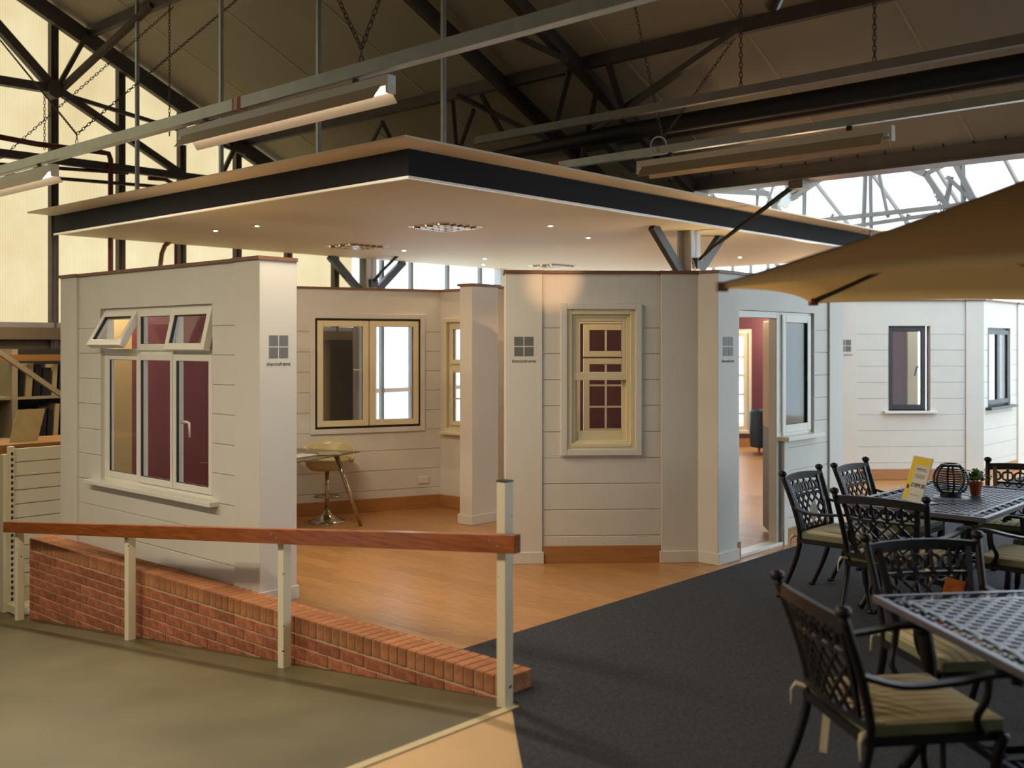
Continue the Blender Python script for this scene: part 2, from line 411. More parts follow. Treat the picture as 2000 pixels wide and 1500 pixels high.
bf.box(GF, QB+0.03, 24, RAMP_C, 4.32, -0.3, -0.002)
tag(bf.build('floor_screed', 'beige'), 'beige screed floor at the head of the ramp', kind='structure')
rp = MB().quadbox([G(-9,RAMP_C,-0.9),G(QB+0.1,RAMP_C,-0.9),G(QB+0.1,LOW_C,-0.9),G(-9,LOW_C,-0.9),G(-9,RAMP_C,0),G(QB+0.1,RAMP_C,0),G(QB+0.1,LOW_C,LOW_Z),G(-9,LOW_C,LOW_Z)])
rp.box(GF, -9, 6.4, LOW_C, 12.4, -0.9, LOW_Z)
rpo = rp.build('floor_ramp', 'concrete'); tag(rpo, 'grey painted concrete ramp sloping down to the left', kind='structure')
tag(MB().box(GF, -3, QB-0.06, RAMP_C-0.035, RAMP_C+0.012, -0.01, 0.006).build('trim_1', 'nosing'), 'pale metal nosing strip at the head of the ramp', kind='structure')
tag(MB().box(GF, QB+0.1, 6.3, 9.05, 9.12, LOW_Z, -0.004).build('trim_2', 'dado'), 'edge of the raised showroom floor', kind='structure')

# ================================================================== BRICK WALL AND HANDRAIL
bw = thing('brick_wall', 'low red brick wall with brick capping beside the ramp', 'wall', G(QB, 3.569), TH)
BL = 5.70
core = MB().quadbox([G(QB+0.006,3.575,-0.05),G(QB+0.209,3.575,-0.05),G(QB+0.209,9.265,-0.75),G(QB+0.006,9.265,-0.75),G(QB+0.006,3.575,0.090),G(QB+0.209,3.575,0.090),G(QB+0.209,9.265,0.090),G(QB+0.006,9.265,0.090)])
core.build('mortar', 'mortar', bw)
def local_piece(parent, name, material, size, loc, bevel=0.0):
    m = MB().box(ID, 0, size[0], 0, size[1], 0, size[2])
    m.v = [BASE[parent.name] @ v for v in m.v]
    o = m.build(name, material, parent, bevel=bevel); o.location = loc; return o
nb = int(BL/0.075)
cb = None
for i in range(nb):
    loc = (random.uniform(-0.002, 0.002), i*0.075+0.004, -0.006)
    if cb is None: cb = local_piece(bw, 'capping_brick', 'capbrick', (0.215, 0.066, 0.1025), loc, 0.003)
    else: inst(cb, 'capping_brick', bw, loc)
sb = None
for k in range(8):
    zt = -0.018 - 0.075*k
    st = RAMP_C + (-zt)/RAMP_S - 3.569
    c = (0.1125 if k % 2 else 0.0)
    while c < BL-0.05:
        if c + 0.215 > st + 0.02:
            loc = (random.uniform(-0.002, 0.001), c, zt-0.065)
            if c + 0.215 > BL: local_piece(bw, 'brick', 'brick', (0.1025, BL-c, 0.065), loc, 0.003)
            elif sb is None: sb = local_piece(bw, 'brick', 'brick', (0.1025, 0.215, 0.065), loc, 0.003)
            else: inst(sb, 'brick', bw, loc)
        c += 0.225
hr = thing('handrail', 'varnished wooden handrail on four chipped cream posts along the ramp', 'handrail', G(3.805, 3.49), TH)
PQ = 3.795
post_s = [0.0, 1.86, 3.81, 5.78]
for i, s in enumerate(post_s):
    c = 3.495 + s; zb = ramp_z(c+0.03)
    top = 1.115 if i == 0 else zb + 0.845
    p = MB().box(GF, PQ-0.03, PQ+0.03, c-0.03, c+0.03, zb-0.02, top).build('post', 'postpaint', hr, bevel=0.004)
    MB().box(GF, PQ-0.031, PQ+0.031, c-0.031, c+0.031, top, top+0.008).build('end_cap', 'blackpl', p)
def rz_(c): return 0.862 - (c-3.49)*RAMP_S
c0, c1 = 3.36, 9.43
q0, q1 = PQ-0.078, PQ-0.032
rl = MB().quadbox([G(q0,c0,rz_(c0)-0.092),G(q1,c0,rz_(c0)-0.092),G(q1,c1,rz_(c1)-0.092),G(q0,c1,rz_(c1)-0.092),G(q0,c0,rz_(c0)),G(q1,c0,rz_(c0)),G(q1,c1,rz_(c1)),G(q0,c1,rz_(c1))])
rail = rl.build('rail', 'railwood', hr, bevel=0.004)
for s in post_s:
    for d in (-0.022, 0.03):
        c = 3.495+s+d; p = G(q0, c, rz_(c)-0.045+d*0.5)
        MB().tube([p+G(0.004,0,0), p-G(0.002,0,0)], 0.006, 8).build('screw', 'galv', rail)

# ================================================================== BOOTH WALLS
GR0, GRS = 1.938, 0.2145
WT = 2.385
def subtract(r, op):
    s0, s1, z0, z1 = r; a, b, c, d = op
    if b <= s0 or a >= s1 or d <= z0 or c >= z1: return [r]
    out = []
    if a > s0: out.append((s0, a, z0, z1))
    if b < s1: out.append((b, s1, z0, z1))
    m0, m1 = max(a, s0), min(b, s1)
    if d < z1: out.append((m0, m1, d, z1))
    if c > z0: out.append((m0, m1, z0, c))
    return out
def wall(name, label, q, c, dq, dc, L, pl, pr, ops=(), depth=0.30, plinth=True, skirt=True, boards=True, pdl=None, pdr=None, paint='white', bpaint='whiteboard'):
    F = Frame(q, c, dq, dc)
    w = thing(name, label, None, F(L/2, 0, 0), math.atan2(F.d.y, F.d.x), kind='structure')
    rects = [(pl, L-pr, 0.0, WT)]
    for op in ops: rects = [x for r in rects for x in subtract(r, op)]
    m = MB()
    for r in rects: m.box(F, r[0], r[1], -0.14, -0.03, r[2], r[3])
    m.build('core', paint, w)
    if boards:
        zs = [WT, GR0] + [GR0-GRS*i for i in range(1, 9)] + [0.0]
        for i in range(len(zs)-1):
            z1_, z0_ = zs[i], zs[i+1]
            if z1_-z0_ < 0.05: continue
            g = 0.0024
            rr = [(pl+0.002, L-pr-0.002, z0_+g, z1_-(g if i else 0))]
            for op in ops: rr = [x for r in rr for x in subtract(r, op)]
            if i == 0 or any(abs(r[3]-r[2]-(rr[0][3]-rr[0][2])) > 1e-4 for r in rr):
                m = MB()
                for r in rr: m.box(F, r[0], r[1], -0.035, -0.020, r[2], r[3])
                if m.v: m.build('cladding_board', bpaint, w)
            else:
                for r in rr:
                    if r[1]-r[0] > 0.01: MB().box(F, r[0], r[1], -0.035, -0.020, r[2], r[3]).build('cladding_board', bpaint, w, bevel=0.0035)
    for (a, b, dp) in ((0, pl, pdl or depth), (L-pr, L, pdr or depth)):
        if b-a < 0.02: continue
        p = MB().box(F, a, b, -dp, 0.0, 0, WT).build('pilaster', paint, w, bevel=0.003)
        if plinth: MB().box(F, a-0.012, b+0.012, -dp-0.012, 0.016, 0, 0.096).build('plinth', 'white', p, bevel=0.003)
        MB().box(F, a-0.012, b+0.012, -dp, 0.018, WT, WT+0.026).build('capping', 'capwood', p)
    MB().box(F, pl, L-pr, -0.15, 0.006, WT, WT+0.024).build('capping', 'capwood', w)
    if skirt:
        rr = [(pl+0.002, L-pr-0.002, 0.0, 0.142)]
        for op in ops: rr = [x for r in rr for x in subtract(r, op)]
        for r in rr: MB().box(F, r[0], r[1], -0.014, -0.002, r[2], r[3]).build('skirting', 'skirtwood', w, bevel=0.002)
    return F, w
def sash(F, parent, s0, s1, z0, z1, w, n0, n1, material, glass='glass', name='sash', gn=None):
    o = MB().ring(F, s0, s1, z0, z1, w, n0, n1).build(name, material, parent, bevel=0.004)
    gn = (n0+n1)/2 if gn is None else gn
    MB().ring(F, s0+w-0.004, s1-w+0.004, z0+w-0.004, z1-w+0.004, 0.006, gn-0.004, n1-0.008).build('gasket', 'black', o)
    MB().box(F, s0+w, s1-w, gn-0.003, gn+0.003, z0+w, z1-w).build('pane', glass, o)
    return o
def window(name, label, F, s, z=1.5): return thing(name, label, None, F(s, -0.06, z), math.atan2(F.d.y, F.d.x), kind='structure')

# ---- left booth wall with the six light window
FA, wA = wall('wall_left', 'white clad booth wall at the left with pilasters', 4.083, 9.116, 0, -1, 3.066, 0.31, 0.31, [(0.706, 2.436, 0.64, 2.10)], depth=0.31, skirt=False)
w1 = window('window_1', 'white six light window in the left booth wall, top lights tilted open', FA, 1.57)
NF = -0.045
MB().ring(FA, 0.706, 2.436, 0.66, 2.10, 0.045, -0.12, NF-0.012).build('frame', 'upvc', w1, bevel=0.004)
th = (2.436-0.706-0.09)/3
xs = [0.751+th*i for i in range(4)]
MB().box(FA, 0.751, 2.391, -0.12, NF-0.012, 1.715, 1.765).build('transom', 'upvc', w1)
for x in xs[1:3]: MB().box(FA, x-0.022, x+0.022, -0.12, NF-0.012, 0.70, 2.06).build('mullion', 'upvc', w1)
for i in range(3):
    a, b = xs[i]-0.008, xs[i+1]+0.008
    so = sash(FA, w1, a, b, 0.695, 1.725, 0.05, NF-0.045, NF+0.004 if i else NF-0.008, 'upvc')
    if i == 2:
        MB().tube([FA(a+0.03,NF-0.05,1.2), FA(a+0.03,NF-0.095,1.2), FA(a+0.05,NF-0.11,1.19), FA(a+0.06,NF-0.11,1.08)], [0.012,0.012,0.011,0.008], 8).build('handle', 'upvc', so, smooth=True)
    ang = (30, 0, 13)[i]
    so = MB(); sz0, sz1 = 1.752, 2.075
    def FT(s, n, z, ang=ang, sz1=sz1):
        t = math.radians(ang); dz = z-sz1; nn = n-NF
        return FA(s, NF + nn*math.cos(t) - dz*math.sin(t), sz1 + dz*math.cos(t) + nn*math.sin(t))
    sash(FT, w1, a, b, sz0, sz1, 0.052, NF-0.05, NF+0.006, 'upvc', name='top_light')
MB().box(FA, 0.56, 2.52, -0.12, 0.055, 0.628, 0.662).build('sill', 'upvc', w1, bevel=0.004)

# ---- alcove behind it
FM, wM = wall('wall_alcove', 'maroon inner wall seen through the left window', 4.40, 9.0, 1, 0, 1.82, 0.0, 0.0, boards=False, skirt=True, plinth=False, paint='maroon')
MB().box(FM, 0.0, 0.30, -0.03, -0.012, 0.14, WT).build('cream_strip', 'olivecream', wM)
FB, wB = wall('wall_back', 'white clad back wall of the alcove', 6.2, 9.0, 0.925, -0.379, 1.935, 0, 0, [(0.46, 1.66, 0.90, 2.08)], depth=0.2)
w2 = window('window_2', 'cream pair of casements with a black gap in the alcove back wall', FB, 1.06)
MB().ring(FB, 0.42, 1.70, 0.853, 2.13, 0.052, -0.03, 0.006).build('trim', 'whiteboard', w2, bevel=0.004)
MB().ring(FB, 0.468, 1.652, 0.902, 2.082, 0.03, -0.10, -0.012).build('frame', 'black', w2)
for k, (a, b) in enumerate(((0.496, 1.054), (1.068, 1.626))):
    so = sash(FB, w2, a, b, 0.930, 2.054, 0.062, -0.05, 0.002, 'cream')
    if k == 0: MB().tube([FB(b-0.035,-0.055,1.52), FB(b-0.035,-0.085,1.52), FB(b-0.05,-0.09,1.525), FB(b-0.14,-0.09,1.53)], 0.009, 8).build('handle', 'upvc', so)
sk = thing('wall_socket', 'small white double socket above the skirting by the alcove corner', 'socket', FB(1.69, 0, 0.34), math.atan2(FB.d.y, FB.d.x))
MB().box(FB, 1.63, 1.75, -0.014, -0.004, 0.27, 0.35).build('plate', 'socket', sk, bevel=0.003)
for x in (1.655, 1.705): MB().box(FB, x, x+0.02, -0.004, -0.002, 0.325, 0.337).build('switch', 'upvc', sk)
FR, wR = wall('wall_return', 'short return wall of the alcove with a narrow cream window', 7.926, 8.30, 0, -1, 0.98, 0, 0, [(0.12, 0.70, 0.88, 2.05)], boards=False)
w3 = window('window_3', 'narrow cream two light window beside the white pillar', FR, 0.4)
MB().ring(FR, 0.08, 0.74, 0.84, 2.09, 0.045, -0.03, 0.004).build('trim', 'cream', w3, bevel=0.004)
MB().ring(FR, 0.12, 0.70, 0.88, 2.05, 0.04, -0.12, -0.04).build('frame', 'cream', w3, bevel=0.004)
MB().box(FR, 0.16, 0.66, -0.12, -0.04, 1.54, 1.59).build('transom', 'cream', w3)
t3 = sash(FR, w3, 0.165, 0.655, 1.585, 2.015, 0.05, -0.05, -0.012, 'cream', name='top_light')
MB().tube([FR(0.36,-0.01,1.60), FR(0.42,0.012,1.605), FR(0.48,0.0,1.59)], 0.009, 6).build('stay', 'castmetal', t3)
b3 = sash(FR, w3, 0.165, 0.655, 0.915, 1.545, 0.05, -0.05, -0.012, 'cream')
MB().box(FR, 0.215, 0.605, -0.04, -0.022, 1.20, 1.218).build('glazing_bar', 'cream', b3)
MB().box(FR, 0.05, 0.78, -0.1, 0.05, 0.815, 0.845).build('sill', 'cream', w3, bevel=0.003)
pil = thing('wall_pillar', 'white free standing pillar with brown cap in front of the alcove window', None, G(7.53, 7.29), TH, kind='structure')
MB().box(GF, 7.345, 7.73, 7.21, 7.385, 0, WT).build('shaft', 'white', pil, bevel=0.003)
MB().box(GF, 7.328, 7.747, 7.193, 7.4, 0, 0.096).build('plinth', 'white', pil, bevel=0.003)
MB().box(GF, 7.325, 7.75, 7.19, 7.40, WT, WT+0.026).build('capping', 'capwood', pil)

# ---- centre booth wall with the sash window
FC, wC = wall('wall_centre', 'white clad booth wall in the centre with sash window', 6.233, 5.736, 0.7071, -0.7071, 1.62, 0.305, 0.332, [(0.50, 1.08, 0.93, 2.10)], depth=0.26, pdr=0.12)
w4 = window('window_4', 'cream vertical sliding sash window in the centre wall', FC, 0.79)
MB().ring(FC, 0.457, 1.126, 0.886, 2.141, 0.05, -0.03, 0.012).build('trim', 'whiteboard', w4, bevel=0.004)
MB().ring(FC, 0.505, 1.078, 0.932, 2.093, 0.044, -0.12, -0.012).build('box_frame', 'cream', w4, bevel=0.004)
MB().ring(FC, 0.548, 1.035, 0.975, 2.050, 0.028, -0.12, -0.04).build('inner_frame', 'cream', w4, bevel=0.004)
sash(FC, w4, 0.575, 1.008, 1.505, 2.025, 0.034, -0.085, -0.05, 'cream', name='upper_sash')
MB().box(FC, 0.572, 1.011, -0.088, -0.044, 1.505, 1.572).build('meeting_rail', 'cream', w4, bevel=0.004)
lo = MB().ring(FC, 0.572, 1.011, 0.985, 1.545, 0.034, -0.125, -0.088, wb=0.095).build('lower_sash', 'cream', w4, bevel=0.004)
MB().box(FC, 0.606, 0.977, -0.108, -0.103, 1.08, 1.51).build('pane', 'glass', lo)
MB().box(FC, 0.545, 1.038, -0.10, -0.005, 0.955, 0.985).build('sill', 'cream', w4, bevel=0.003)
# partition with a barred window, seen through the sash window
FI, wI = wall('wall_inner', 'inner partition with a barred cream window behind the sash window', 7.45, 6.05, 0.7071, -0.7071, 1.30, 0, 0, [(0.06, 0.72, 0.92, 2.04)], boards=False, skirt=False, paint='cream')
w5 = window('window_5', 'cream barred window of the inner partition', FI, 0.4)
MB().ring(FI, 0.06, 0.72, 0.92, 2.04, 0.045, -0.12, -0.02).build('frame', 'cream', w5, bevel=0.004)
u5 = sash(FI, w5, 0.135, 0.68, 1.685, 1.99, 0.055, -0.06, -0.008, 'cream', name='top_light')
l5 = sash(FI, w5, 0.135, 0.68, 0.965, 1.672, 0.055, -0.06, -0.008, 'cream')
for x in (0.345, 0.50):
    MB().box(FI, x-0.008, x+0.008, -0.045, -0.022, 1.735, 1.94).build('glazing_bar', 'cream', u5)
    MB().box(FI, x-0.008, x+0.008, -0.045, -0.022, 1.02, 1.62).build('glazing_bar', 'cream', l5)
for z in (1.22, 1.42): MB().box(FI, 0.19, 0.625, -0.045, -0.022, z-0.008, z+0.008).build('glazing_bar', 'cream', l5)
FMi, wMi = wall('wall_maroon', 'maroon wall behind the inner partition', 8.4, 6.9, 0.7071, -0.7071, 1.35, 0, 0, boards=False, skirt=False, paint='maroon')

# ---- door wall on the right of it
FD, wD = wall('wall_door', 'white clad wall with open door and side light', 7.362, 4.418, 1, 0, 2.35, 0.31, 0.30, [(0.374, 1.135, 0.0, 2.095), (1.135, 1.76, 0.97, 2.095)], depth=0.28)
d1 = thing('door_1', 'open white door leading into the showroom with maroon wall', None, FD(0.75, -0.05, 0), TH, kind='structure')
m = MB(); m.box(FD, 0.374, 0.424, -0.13, -0.05, 0, 2.095); m.box(FD, 1.085, 1.135, -0.13, -0.05, 0, 2.095); m.box(FD, 0.424, 1.085, -0.13, -0.05, 2.035, 2.095)
m.build('frame', 'upvc', d1, bevel=0.004)
MB().box(FD, 0.374, 1.135, -0.14, -0.01, 0.0, 0.03).build('threshold', 'upvc', d1, bevel=0.003)
hx, hy = FD(1.07, -0.12, 0)[:2]
LF = lambda x, y, z: Vector((hx+0.088+x+0.055*y, hy+0.02+y, z))
leaf = MB().ring(LF, 0, 0.05, 0.02, 2.03, 0.001, 0, 0.001)
leaf = MB(); leaf.box(LF, 0, 0.05, 0, 0.70, 0.03, 2.03)
lf = leaf.build('leaf', 'upvc', d1, bevel=0.003)
MB().box(LF, -0.006, 0.0, 0.18, 0.70, 1.02, 2.01).build('upper_panel', 'tan', lf)
MB().box(LF, -0.006, 0.0, 0.0, 0.70, 0.05, 1.015).build('lower_panel', 'greypanel', lf)
MB().box(LF, -0.006, 0.0, 0.0, 0.175, 1.02, 2.01).build('stile', 'greypanel', lf)
for z0, z1 in ((0.40, 0.78), (1.0, 1.25), (1.55, 1.85)): MB().box(LF, -0.012, -0.005, 0.01, 0.06, z0, z1).build('lock_plate', 'anthracite', lf)
w6 = window('window_6', 'white side light with greenish glass beside the open door', FD, 1.45)
MB().ring(FD, 1.135, 1.76, 0.97, 2.095, 0.045, -0.13, -0.05).build('frame', 'upvc', w6, bevel=0.004)
sash(FD, w6, 1.165, 1.73, 1.0, 2.07, 0.07, -0.085, -0.035, 'upvc', glass='frost')
MB().box(FD, 1.10, 1.83, -0.12, 0.06, 0.935, 0.972).build('sill', 'upvc', w6, bevel=0.003)
MB().box(FD, 1.135, 1.20, -0.13, 0.0, 0.0, 0.935).build('jamb', 'white', w6)

# ---- far right booth
e0 = (13.13-0.15*0.7071, 5.954+0.15*0.7071)
FE, wE = wall('wall_far', 'white clad wall of the far booth behind the garden table', e0[0], e0[1], 0.7071, -0.7071, 2.045, 0.31, 0.245, [(0.75, 1.32, 0.917, 2.05)], depth=0.28)
w7 = window('window_7', 'dark brown casement in the far booth showing a maroon room', FE, 1.03)
MB().ring(FE, 0.75, 1.29, 0.917, 2.05, 0.03, -0.14, -0.095).build('frame', 'darkframe', w7)
s7 = sash(FE, w7, 0.765, 1.275, 0.935, 2.035, 0.06, -0.10, -0.06, 'darkframe')
MB().tube([FE(1.20,-0.11,1.5), FE(1.20,-0.15,1.5), FE(1.19,-0.16,1.48), FE(1.17,-0.16,1.38)], 0.01, 8).build('handle', 'black', s7)
MB().box(FE, 0.68, 1.39, -0.12, 0.045, 0.885, 0.917).build('sill', 'upvc', w7, bevel=0.004)
FN, wN = wall('wall_maroon_2', 'maroon inner wall seen through the brown casement', e0[0]+0.64, e0[1]+0.64, 0.7071, -0.7071, 1.46, 0, 0, boards=False, skirt=False, paint='maroon')
MB().box(FN, 1.40, 1.55, -0.14, 0.0, 0.0, WT).build('cream_post', 'cream', wN)
FE2, wE2 = wall('wall_right', 'white clad right hand face of the far booth', 14.467, 4.613, 1, 0, 1.78, 0.0, 0.30, [(0.21, 1.18, 0.95, 2.03)], depth=0.28)
w8 = window('window_8', 'anthracite two casement window in the right hand face of the far booth', FE2, 0.7)
MB().ring(FE2, 0.21, 1.18, 0.95, 2.03, 0.04, -0.12, -0.06).build('frame', 'anthracite', w8)
sash(FE2, w8, 0.24, 0.70, 0.98, 2.0, 0.06, -0.07, -0.03, 'anthracite'); sash(FE2, w8, 0.69, 1.15, 0.98, 2.0, 0.06, -0.07, -0.03, 'anthracite')
MB().box(FE2, 0.12, 1.28, -0.1, 0.06, 0.915, 0.95).build('sill', 'anthracite', w8, bevel=0.003)

# ---- showroom interior
FW, wW = wall('wall_showroom', 'maroon rear wall of the showroom seen through the door', 15.0, 10.45, 0.7071, -0.7071, 4.4, 0, 0, [(0.82, 1.86, 0.25, 2.05)], boards=False, skirt=True, paint='maroon')
w9 = window('window_9', 'pale framed window with five panes in the maroon showroom wall', FW, 1.35)
MB().ring(FW, 0.80, 1.88, 0.23, 2.07, 0.05, -0.06, -0.01).build('trim', 'cream', w9)
s9 = MB().ring(FW, 0.86, 1.82, 0.29, 2.01, 0.07, -0.09, -0.025).build('sash', 'cream', w9)
for z in (0.58, 0.92, 1.25, 1.58): MB().box(FW, 0.92, 1.76, -0.075, -0.03, z-0.02, z+0.02).build('glazing_bar', 'cream', s9)
MB().box(FW, 0.92, 1.76, -0.062, -0.057, 0.35, 1.95).build('pane', 'glass', s9)

# ---- small far wall seen in the gap beside the pillar
FG, wG = wall('wall_gap', 'pale low wall glimpsed between pillar and centre booth', 9.55, 8.9, 0.7071, -0.7071, 1.7, 0, 0, boards=False, skirt=True, paint='cream')

# ---- logos
def logo(label, F, s, n):
    t = thing('wall_logo', label, 'logo', F(s, n, 1.785), math.atan2(F.d.y, F.d.x), group='window logos on the pillars')
    h = 0.079
    for a in (-1, 1):
        for b in (-1, 1):
            x0, x1 = sorted((a*0.005, a*h)); z0, z1 = sorted((b*0.005, b*h))
            MB().box(F, s+x0, s+x1, n, n+0.002, 1.785+z0, 1.785+z1).build('square', 'logo', t)
    text('thermaframe', 0.038, F(s, n+0.001, 1.664), F.d, F.n, 'logotext', t)
    return t
FAe = Frame(4.083, 6.05, 1, 0)
logo('grey four square logo with lettering on the left booth pillar', FAe, 0.155, 0.0)
logo('grey four square logo with lettering on the centre booth, left of the sash window', FC, 0.152, 0.0)
logo('grey four square logo with lettering on the pillar beside the open door', FD, 0.155, 0.0)
logo('small grey logo on the far booth, half hidden by the door wall', FE, 0.155, 0.0)

# ================================================================== SUSPENDED CANOPY
CZ, CT = 3.10, 3.318
CQ0, CQ1, CC0, CC1 = 5.38, 15.2, 5.97, 12.18
cn = thing('suspended_canopy', 'flat suspended canopy with navy fascia and cream underside above the booths', 'canopy', G((CQ0+CQ1)/2, (CC0+CC1)/2, CZ), TH)
MB().box(GF, CQ0+0.02, CQ1-0.02, CC0+0.02, CC1-0.02, CZ-0.004, CZ+0.02).build('soffit', 'soffit', cn)
MB().box(GF, CQ0, CQ1, CC0, CC0+0.02, CZ+0.006, CT).build('fascia', 'fascia', cn)
MB().box(GF, CQ0, CQ0+0.02, CC0+0.02, CC1, CZ+0.006, CT).build('fascia', 'fascia', cn)
MB().box(GF, CQ0, CQ1, CC1-0.02, CC1, CZ+0.006, CT).build('fascia', 'fascia', cn)
MB().box(GF, CQ1-0.02, CQ1, CC0, CC1, CZ+0.006, CT).build('fascia', 'fascia', cn)
MB().box(GF, CQ0-0.006, CQ1, CC0-0.006, CC0+0.022, CZ-0.012, CZ+0.008).build('edge_trim', 'upvc', cn)
MB().box(GF, CQ0-0.006, CQ0+0.022, CC0+0.022, CC1, CZ-0.012, CZ+0.008).build('edge_trim', 'upvc', cn)
MB().box(GF, CQ0-0.31, CQ1, CC0-0.31, CC1, CT, CT+0.018).build('top_sheet', 'sheet', cn)
for i, (px, cc, lab) in enumerate(((268, None, 'leftmost'), (432, None, 'second'), (622, None, 'third'), (866, None, 'fourth'))):
    qq = 5.72
    # solve c for this column of the photograph at the rod line
    r = (px-1000)/F_PX
    if px < 800: c_ = qq*(CA - r*SA)/(SA + r*CA)
    else: qq = 6.05; c_ = qq*(CA - r*SA)/(SA + r*CA)
    p = G(qq, c_)
    zt = 3.62 + 0.464*(10.08-qq)
    names = ('leftmost galvanised hanger rod of the canopy', 'hanger rod rising left of the lit tube fixture end', 'hanger rod behind the lit tube fixture', 'pale hanger rod right of the canopy corner')
    rod = thing('hanger_rod', names[i], 'rod', (p.x, p.y, CT+0.018), TH, group='rods the canopy hangs from')
    m = MB(); m.box(GF, qq-0.018, qq+0.018, c_-0.018, c_-0.012, CT+0.02, zt); m.box(GF, qq-0.018, qq-0.012, c_-0.018, c_+0.018, CT+0.02, zt); m.box(GF, qq-0.018, qq+0.018, c_+0.012, c_+0.018, CT+0.02, zt)
    m.build('channel', 'galv', rod)
    MB().box(GF, qq-0.05, qq+0.05, c_-0.05, c_+0.05, CT+0.018, CT+0.026).build('foot_plate', 'galv', rod)

# downlights in the canopy
dl = [(421,449,'first recessed downlight from the left end of the canopy'),(502,440,'second recessed downlight from the left end of the canopy'),(789,488,'recessed downlight just right of the rear left louvre'),
      (947,504,'front one of the close pair of downlights above the pillar'),(944,516,'rear one of the close pair of downlights above the pillar'),(1075,440,'recessed downlight right of the large front louvre'),
      (1149,463,'recessed downlight left of the steel column'),(1445,501,'recessed downlight right of the steel column')]
for px, py, lab in dl:
    p = on_z(px, py, CZ)
    t = thing('downlight', lab, 'downlight', (p.x, p.y, CZ-0.004), 0, group='downlights in the canopy')
    MB().lathe([(0.028,0.0),(0.045,0.0),(0.045,-0.005),(0.034,-0.008),(0.028,-0.003)], (p.x,p.y,CZ-0.004), 20).build('bezel', 'chrome', t, smooth=True)
    MB().lathe([(0.0,0.0),(0.024,-0.001),(0.020,-0.008),(0.0,-0.011)], (p.x,p.y,CZ-0.005), 16).build('bulb', 'lamp', t, smooth=True)
    lamp('SPOT', 'downlight_beam', (p.x, p.y, CZ-0.03), 27, (1.0, 0.72, 0.42), spot_size=math.radians(112), spot_blend=0.7, shadow_soft_size=0.03, parent=t)
for px, py, lab in ((870,442,'large front square louvre light in the canopy underside'),(697,480,'rear left square louvre light in the canopy underside'),(1080,518,'square louvre light above the centre booth wall')):
    p = on_z(px, py, CZ); q = p.x*CA + p.y*SA; c = -p.x*SA + p.y*CA; h = 0.30
    t = thing('louvre_light', lab, 'ceiling light', (p.x, p.y, CZ), TH, group='square louvre lights in the canopy')
    MB().box(GF, q-h, q+h, c-h, c+h, CZ+0.022, CZ+0.028).build('backing', 'reflector', t)
    MB().ring(lambda s, n, z: G(q+s, c+z, CZ-0.008+n), -h, h, -h, h, 0.02, 0.0, 0.004).build('frame', 'louvre', t)
    for k in range(-2, 3):
        MB().box(GF, q+k*0.1-0.006, q+k*0.1+0.006, c-h+0.02, c+h-0.02, CZ-0.028, CZ-0.006).build('louvre_blade', 'louvre', t)
        MB().box(GF, q-h+0.02, q+h-0.02, c+k*0.1-0.006, c+k*0.1+0.006, CZ-0.028, CZ-0.006).build('louvre_blade', 'louvre', t)
    lamp('AREA', 'louvre_beam', (p.x, p.y, CZ-0.035), 10, (1.0, 0.74, 0.48), shape='SQUARE', size=0.5, parent=t)
    for k in (-0.2, 0.0, 0.2):
        MB().tube([G(q-h+0.03, c+k+0.03, CZ-0.014), G(q+h-0.03, c+k+0.03, CZ-0.014)], 0.006, 6).build('lamp_tube', 'louvretube', t)

# ================================================================== HALL: roof, gable, gutter, columns
RT = 0.464
def roofz(q): return 3.66 + RT*(10.08-q)
RIDGE = 3.3
ce = thing('ceiling', 'dark sloping lined roof of the hall with steel rafters and purlins', None, G(7, 5, 5), TH, kind='structure')
seams = [12.34] + [11.2-1.32*i for i in range(0, 16)]
for i in range(len(seams)-1):
    a, b = seams[i+1]+0.006, seams[i]-0.006
    MB().quadbox([G(10.05,a,roofz(10.05)),G(10.05,b,roofz(10.05)),G(RIDGE,b,roofz(RIDGE)),G(RIDGE,a,roofz(RIDGE)),G(10.05,a,roofz(10.05)+.06),G(10.05,b,roofz(10.05)+.06),G(RIDGE,b,roofz(RIDGE)+.06),G(RIDGE,a,roofz(RIDGE)+.06)]).build('lining_panel', 'lining', ce)
    MB().quadbox([G(10.0,b-0.006,roofz(10.0)-.006),G(10.0,b+0.018,roofz(10.0)-.006),G(RIDGE,b+0.018,roofz(RIDGE)-.006),G(RIDGE,b-0.006,roofz(RIDGE)-.006),G(10.0,b-0.006,roofz(10.0)),G(10.0,b+0.018,roofz(10.0)),G(RIDGE,b+0.018,roofz(RIDGE)),G(RIDGE,b-0.006,roofz(RIDGE))]).build('seam_strip', 'seam', ce)
CE = seams[-1]
for q in (5.82, 8.0, 9.15):
    MB().beam(G(q, 12.25, roofz(q)-0.06), G(q, CE, roofz(q)-0.06), 0.07, 0.12).build('purlin', 'steel', ce)
for c in (12.2, 7.34, 6.33, 0.6, -0.4):
    MB().beam(G(10.0, c, roofz(10.0)-0.13), G(RIDGE, c, roofz(RIDGE)-0.13), 0.08, 0.14).build('rafter', 'steel', ce)
def on_roof(px, py, off):
    d = ray(px, py); qs = CA*d.x + SA*d.y; t = (3.66-off+RT*10.08-EYE)/(d.z + RT*qs); return Vector((0,0,EYE)) + d*t
for a, b, w in (((985,60),(1110,118),0.05),((1112,140),(1080,262),0.05),((1188,125),(1217,216),0.05),((1445,58),(1130,275),0.06),((891,185),(1072,275),0.05),
                ((725,282),(747,238),0.035),((747,238),(770,285),0.035),((885,200),(892,290),0.04),((925,215),(898,290),0.04),((940,185),(985,265),0.04),((1165,175),(1135,320),0.05),((1240,330),(1180,275),0.09)):
    MB().beam(on_roof(a[0],a[1],0.2), on_roof(b[0],b[1],0.26), w, w).build('brace', 'steel', ce)
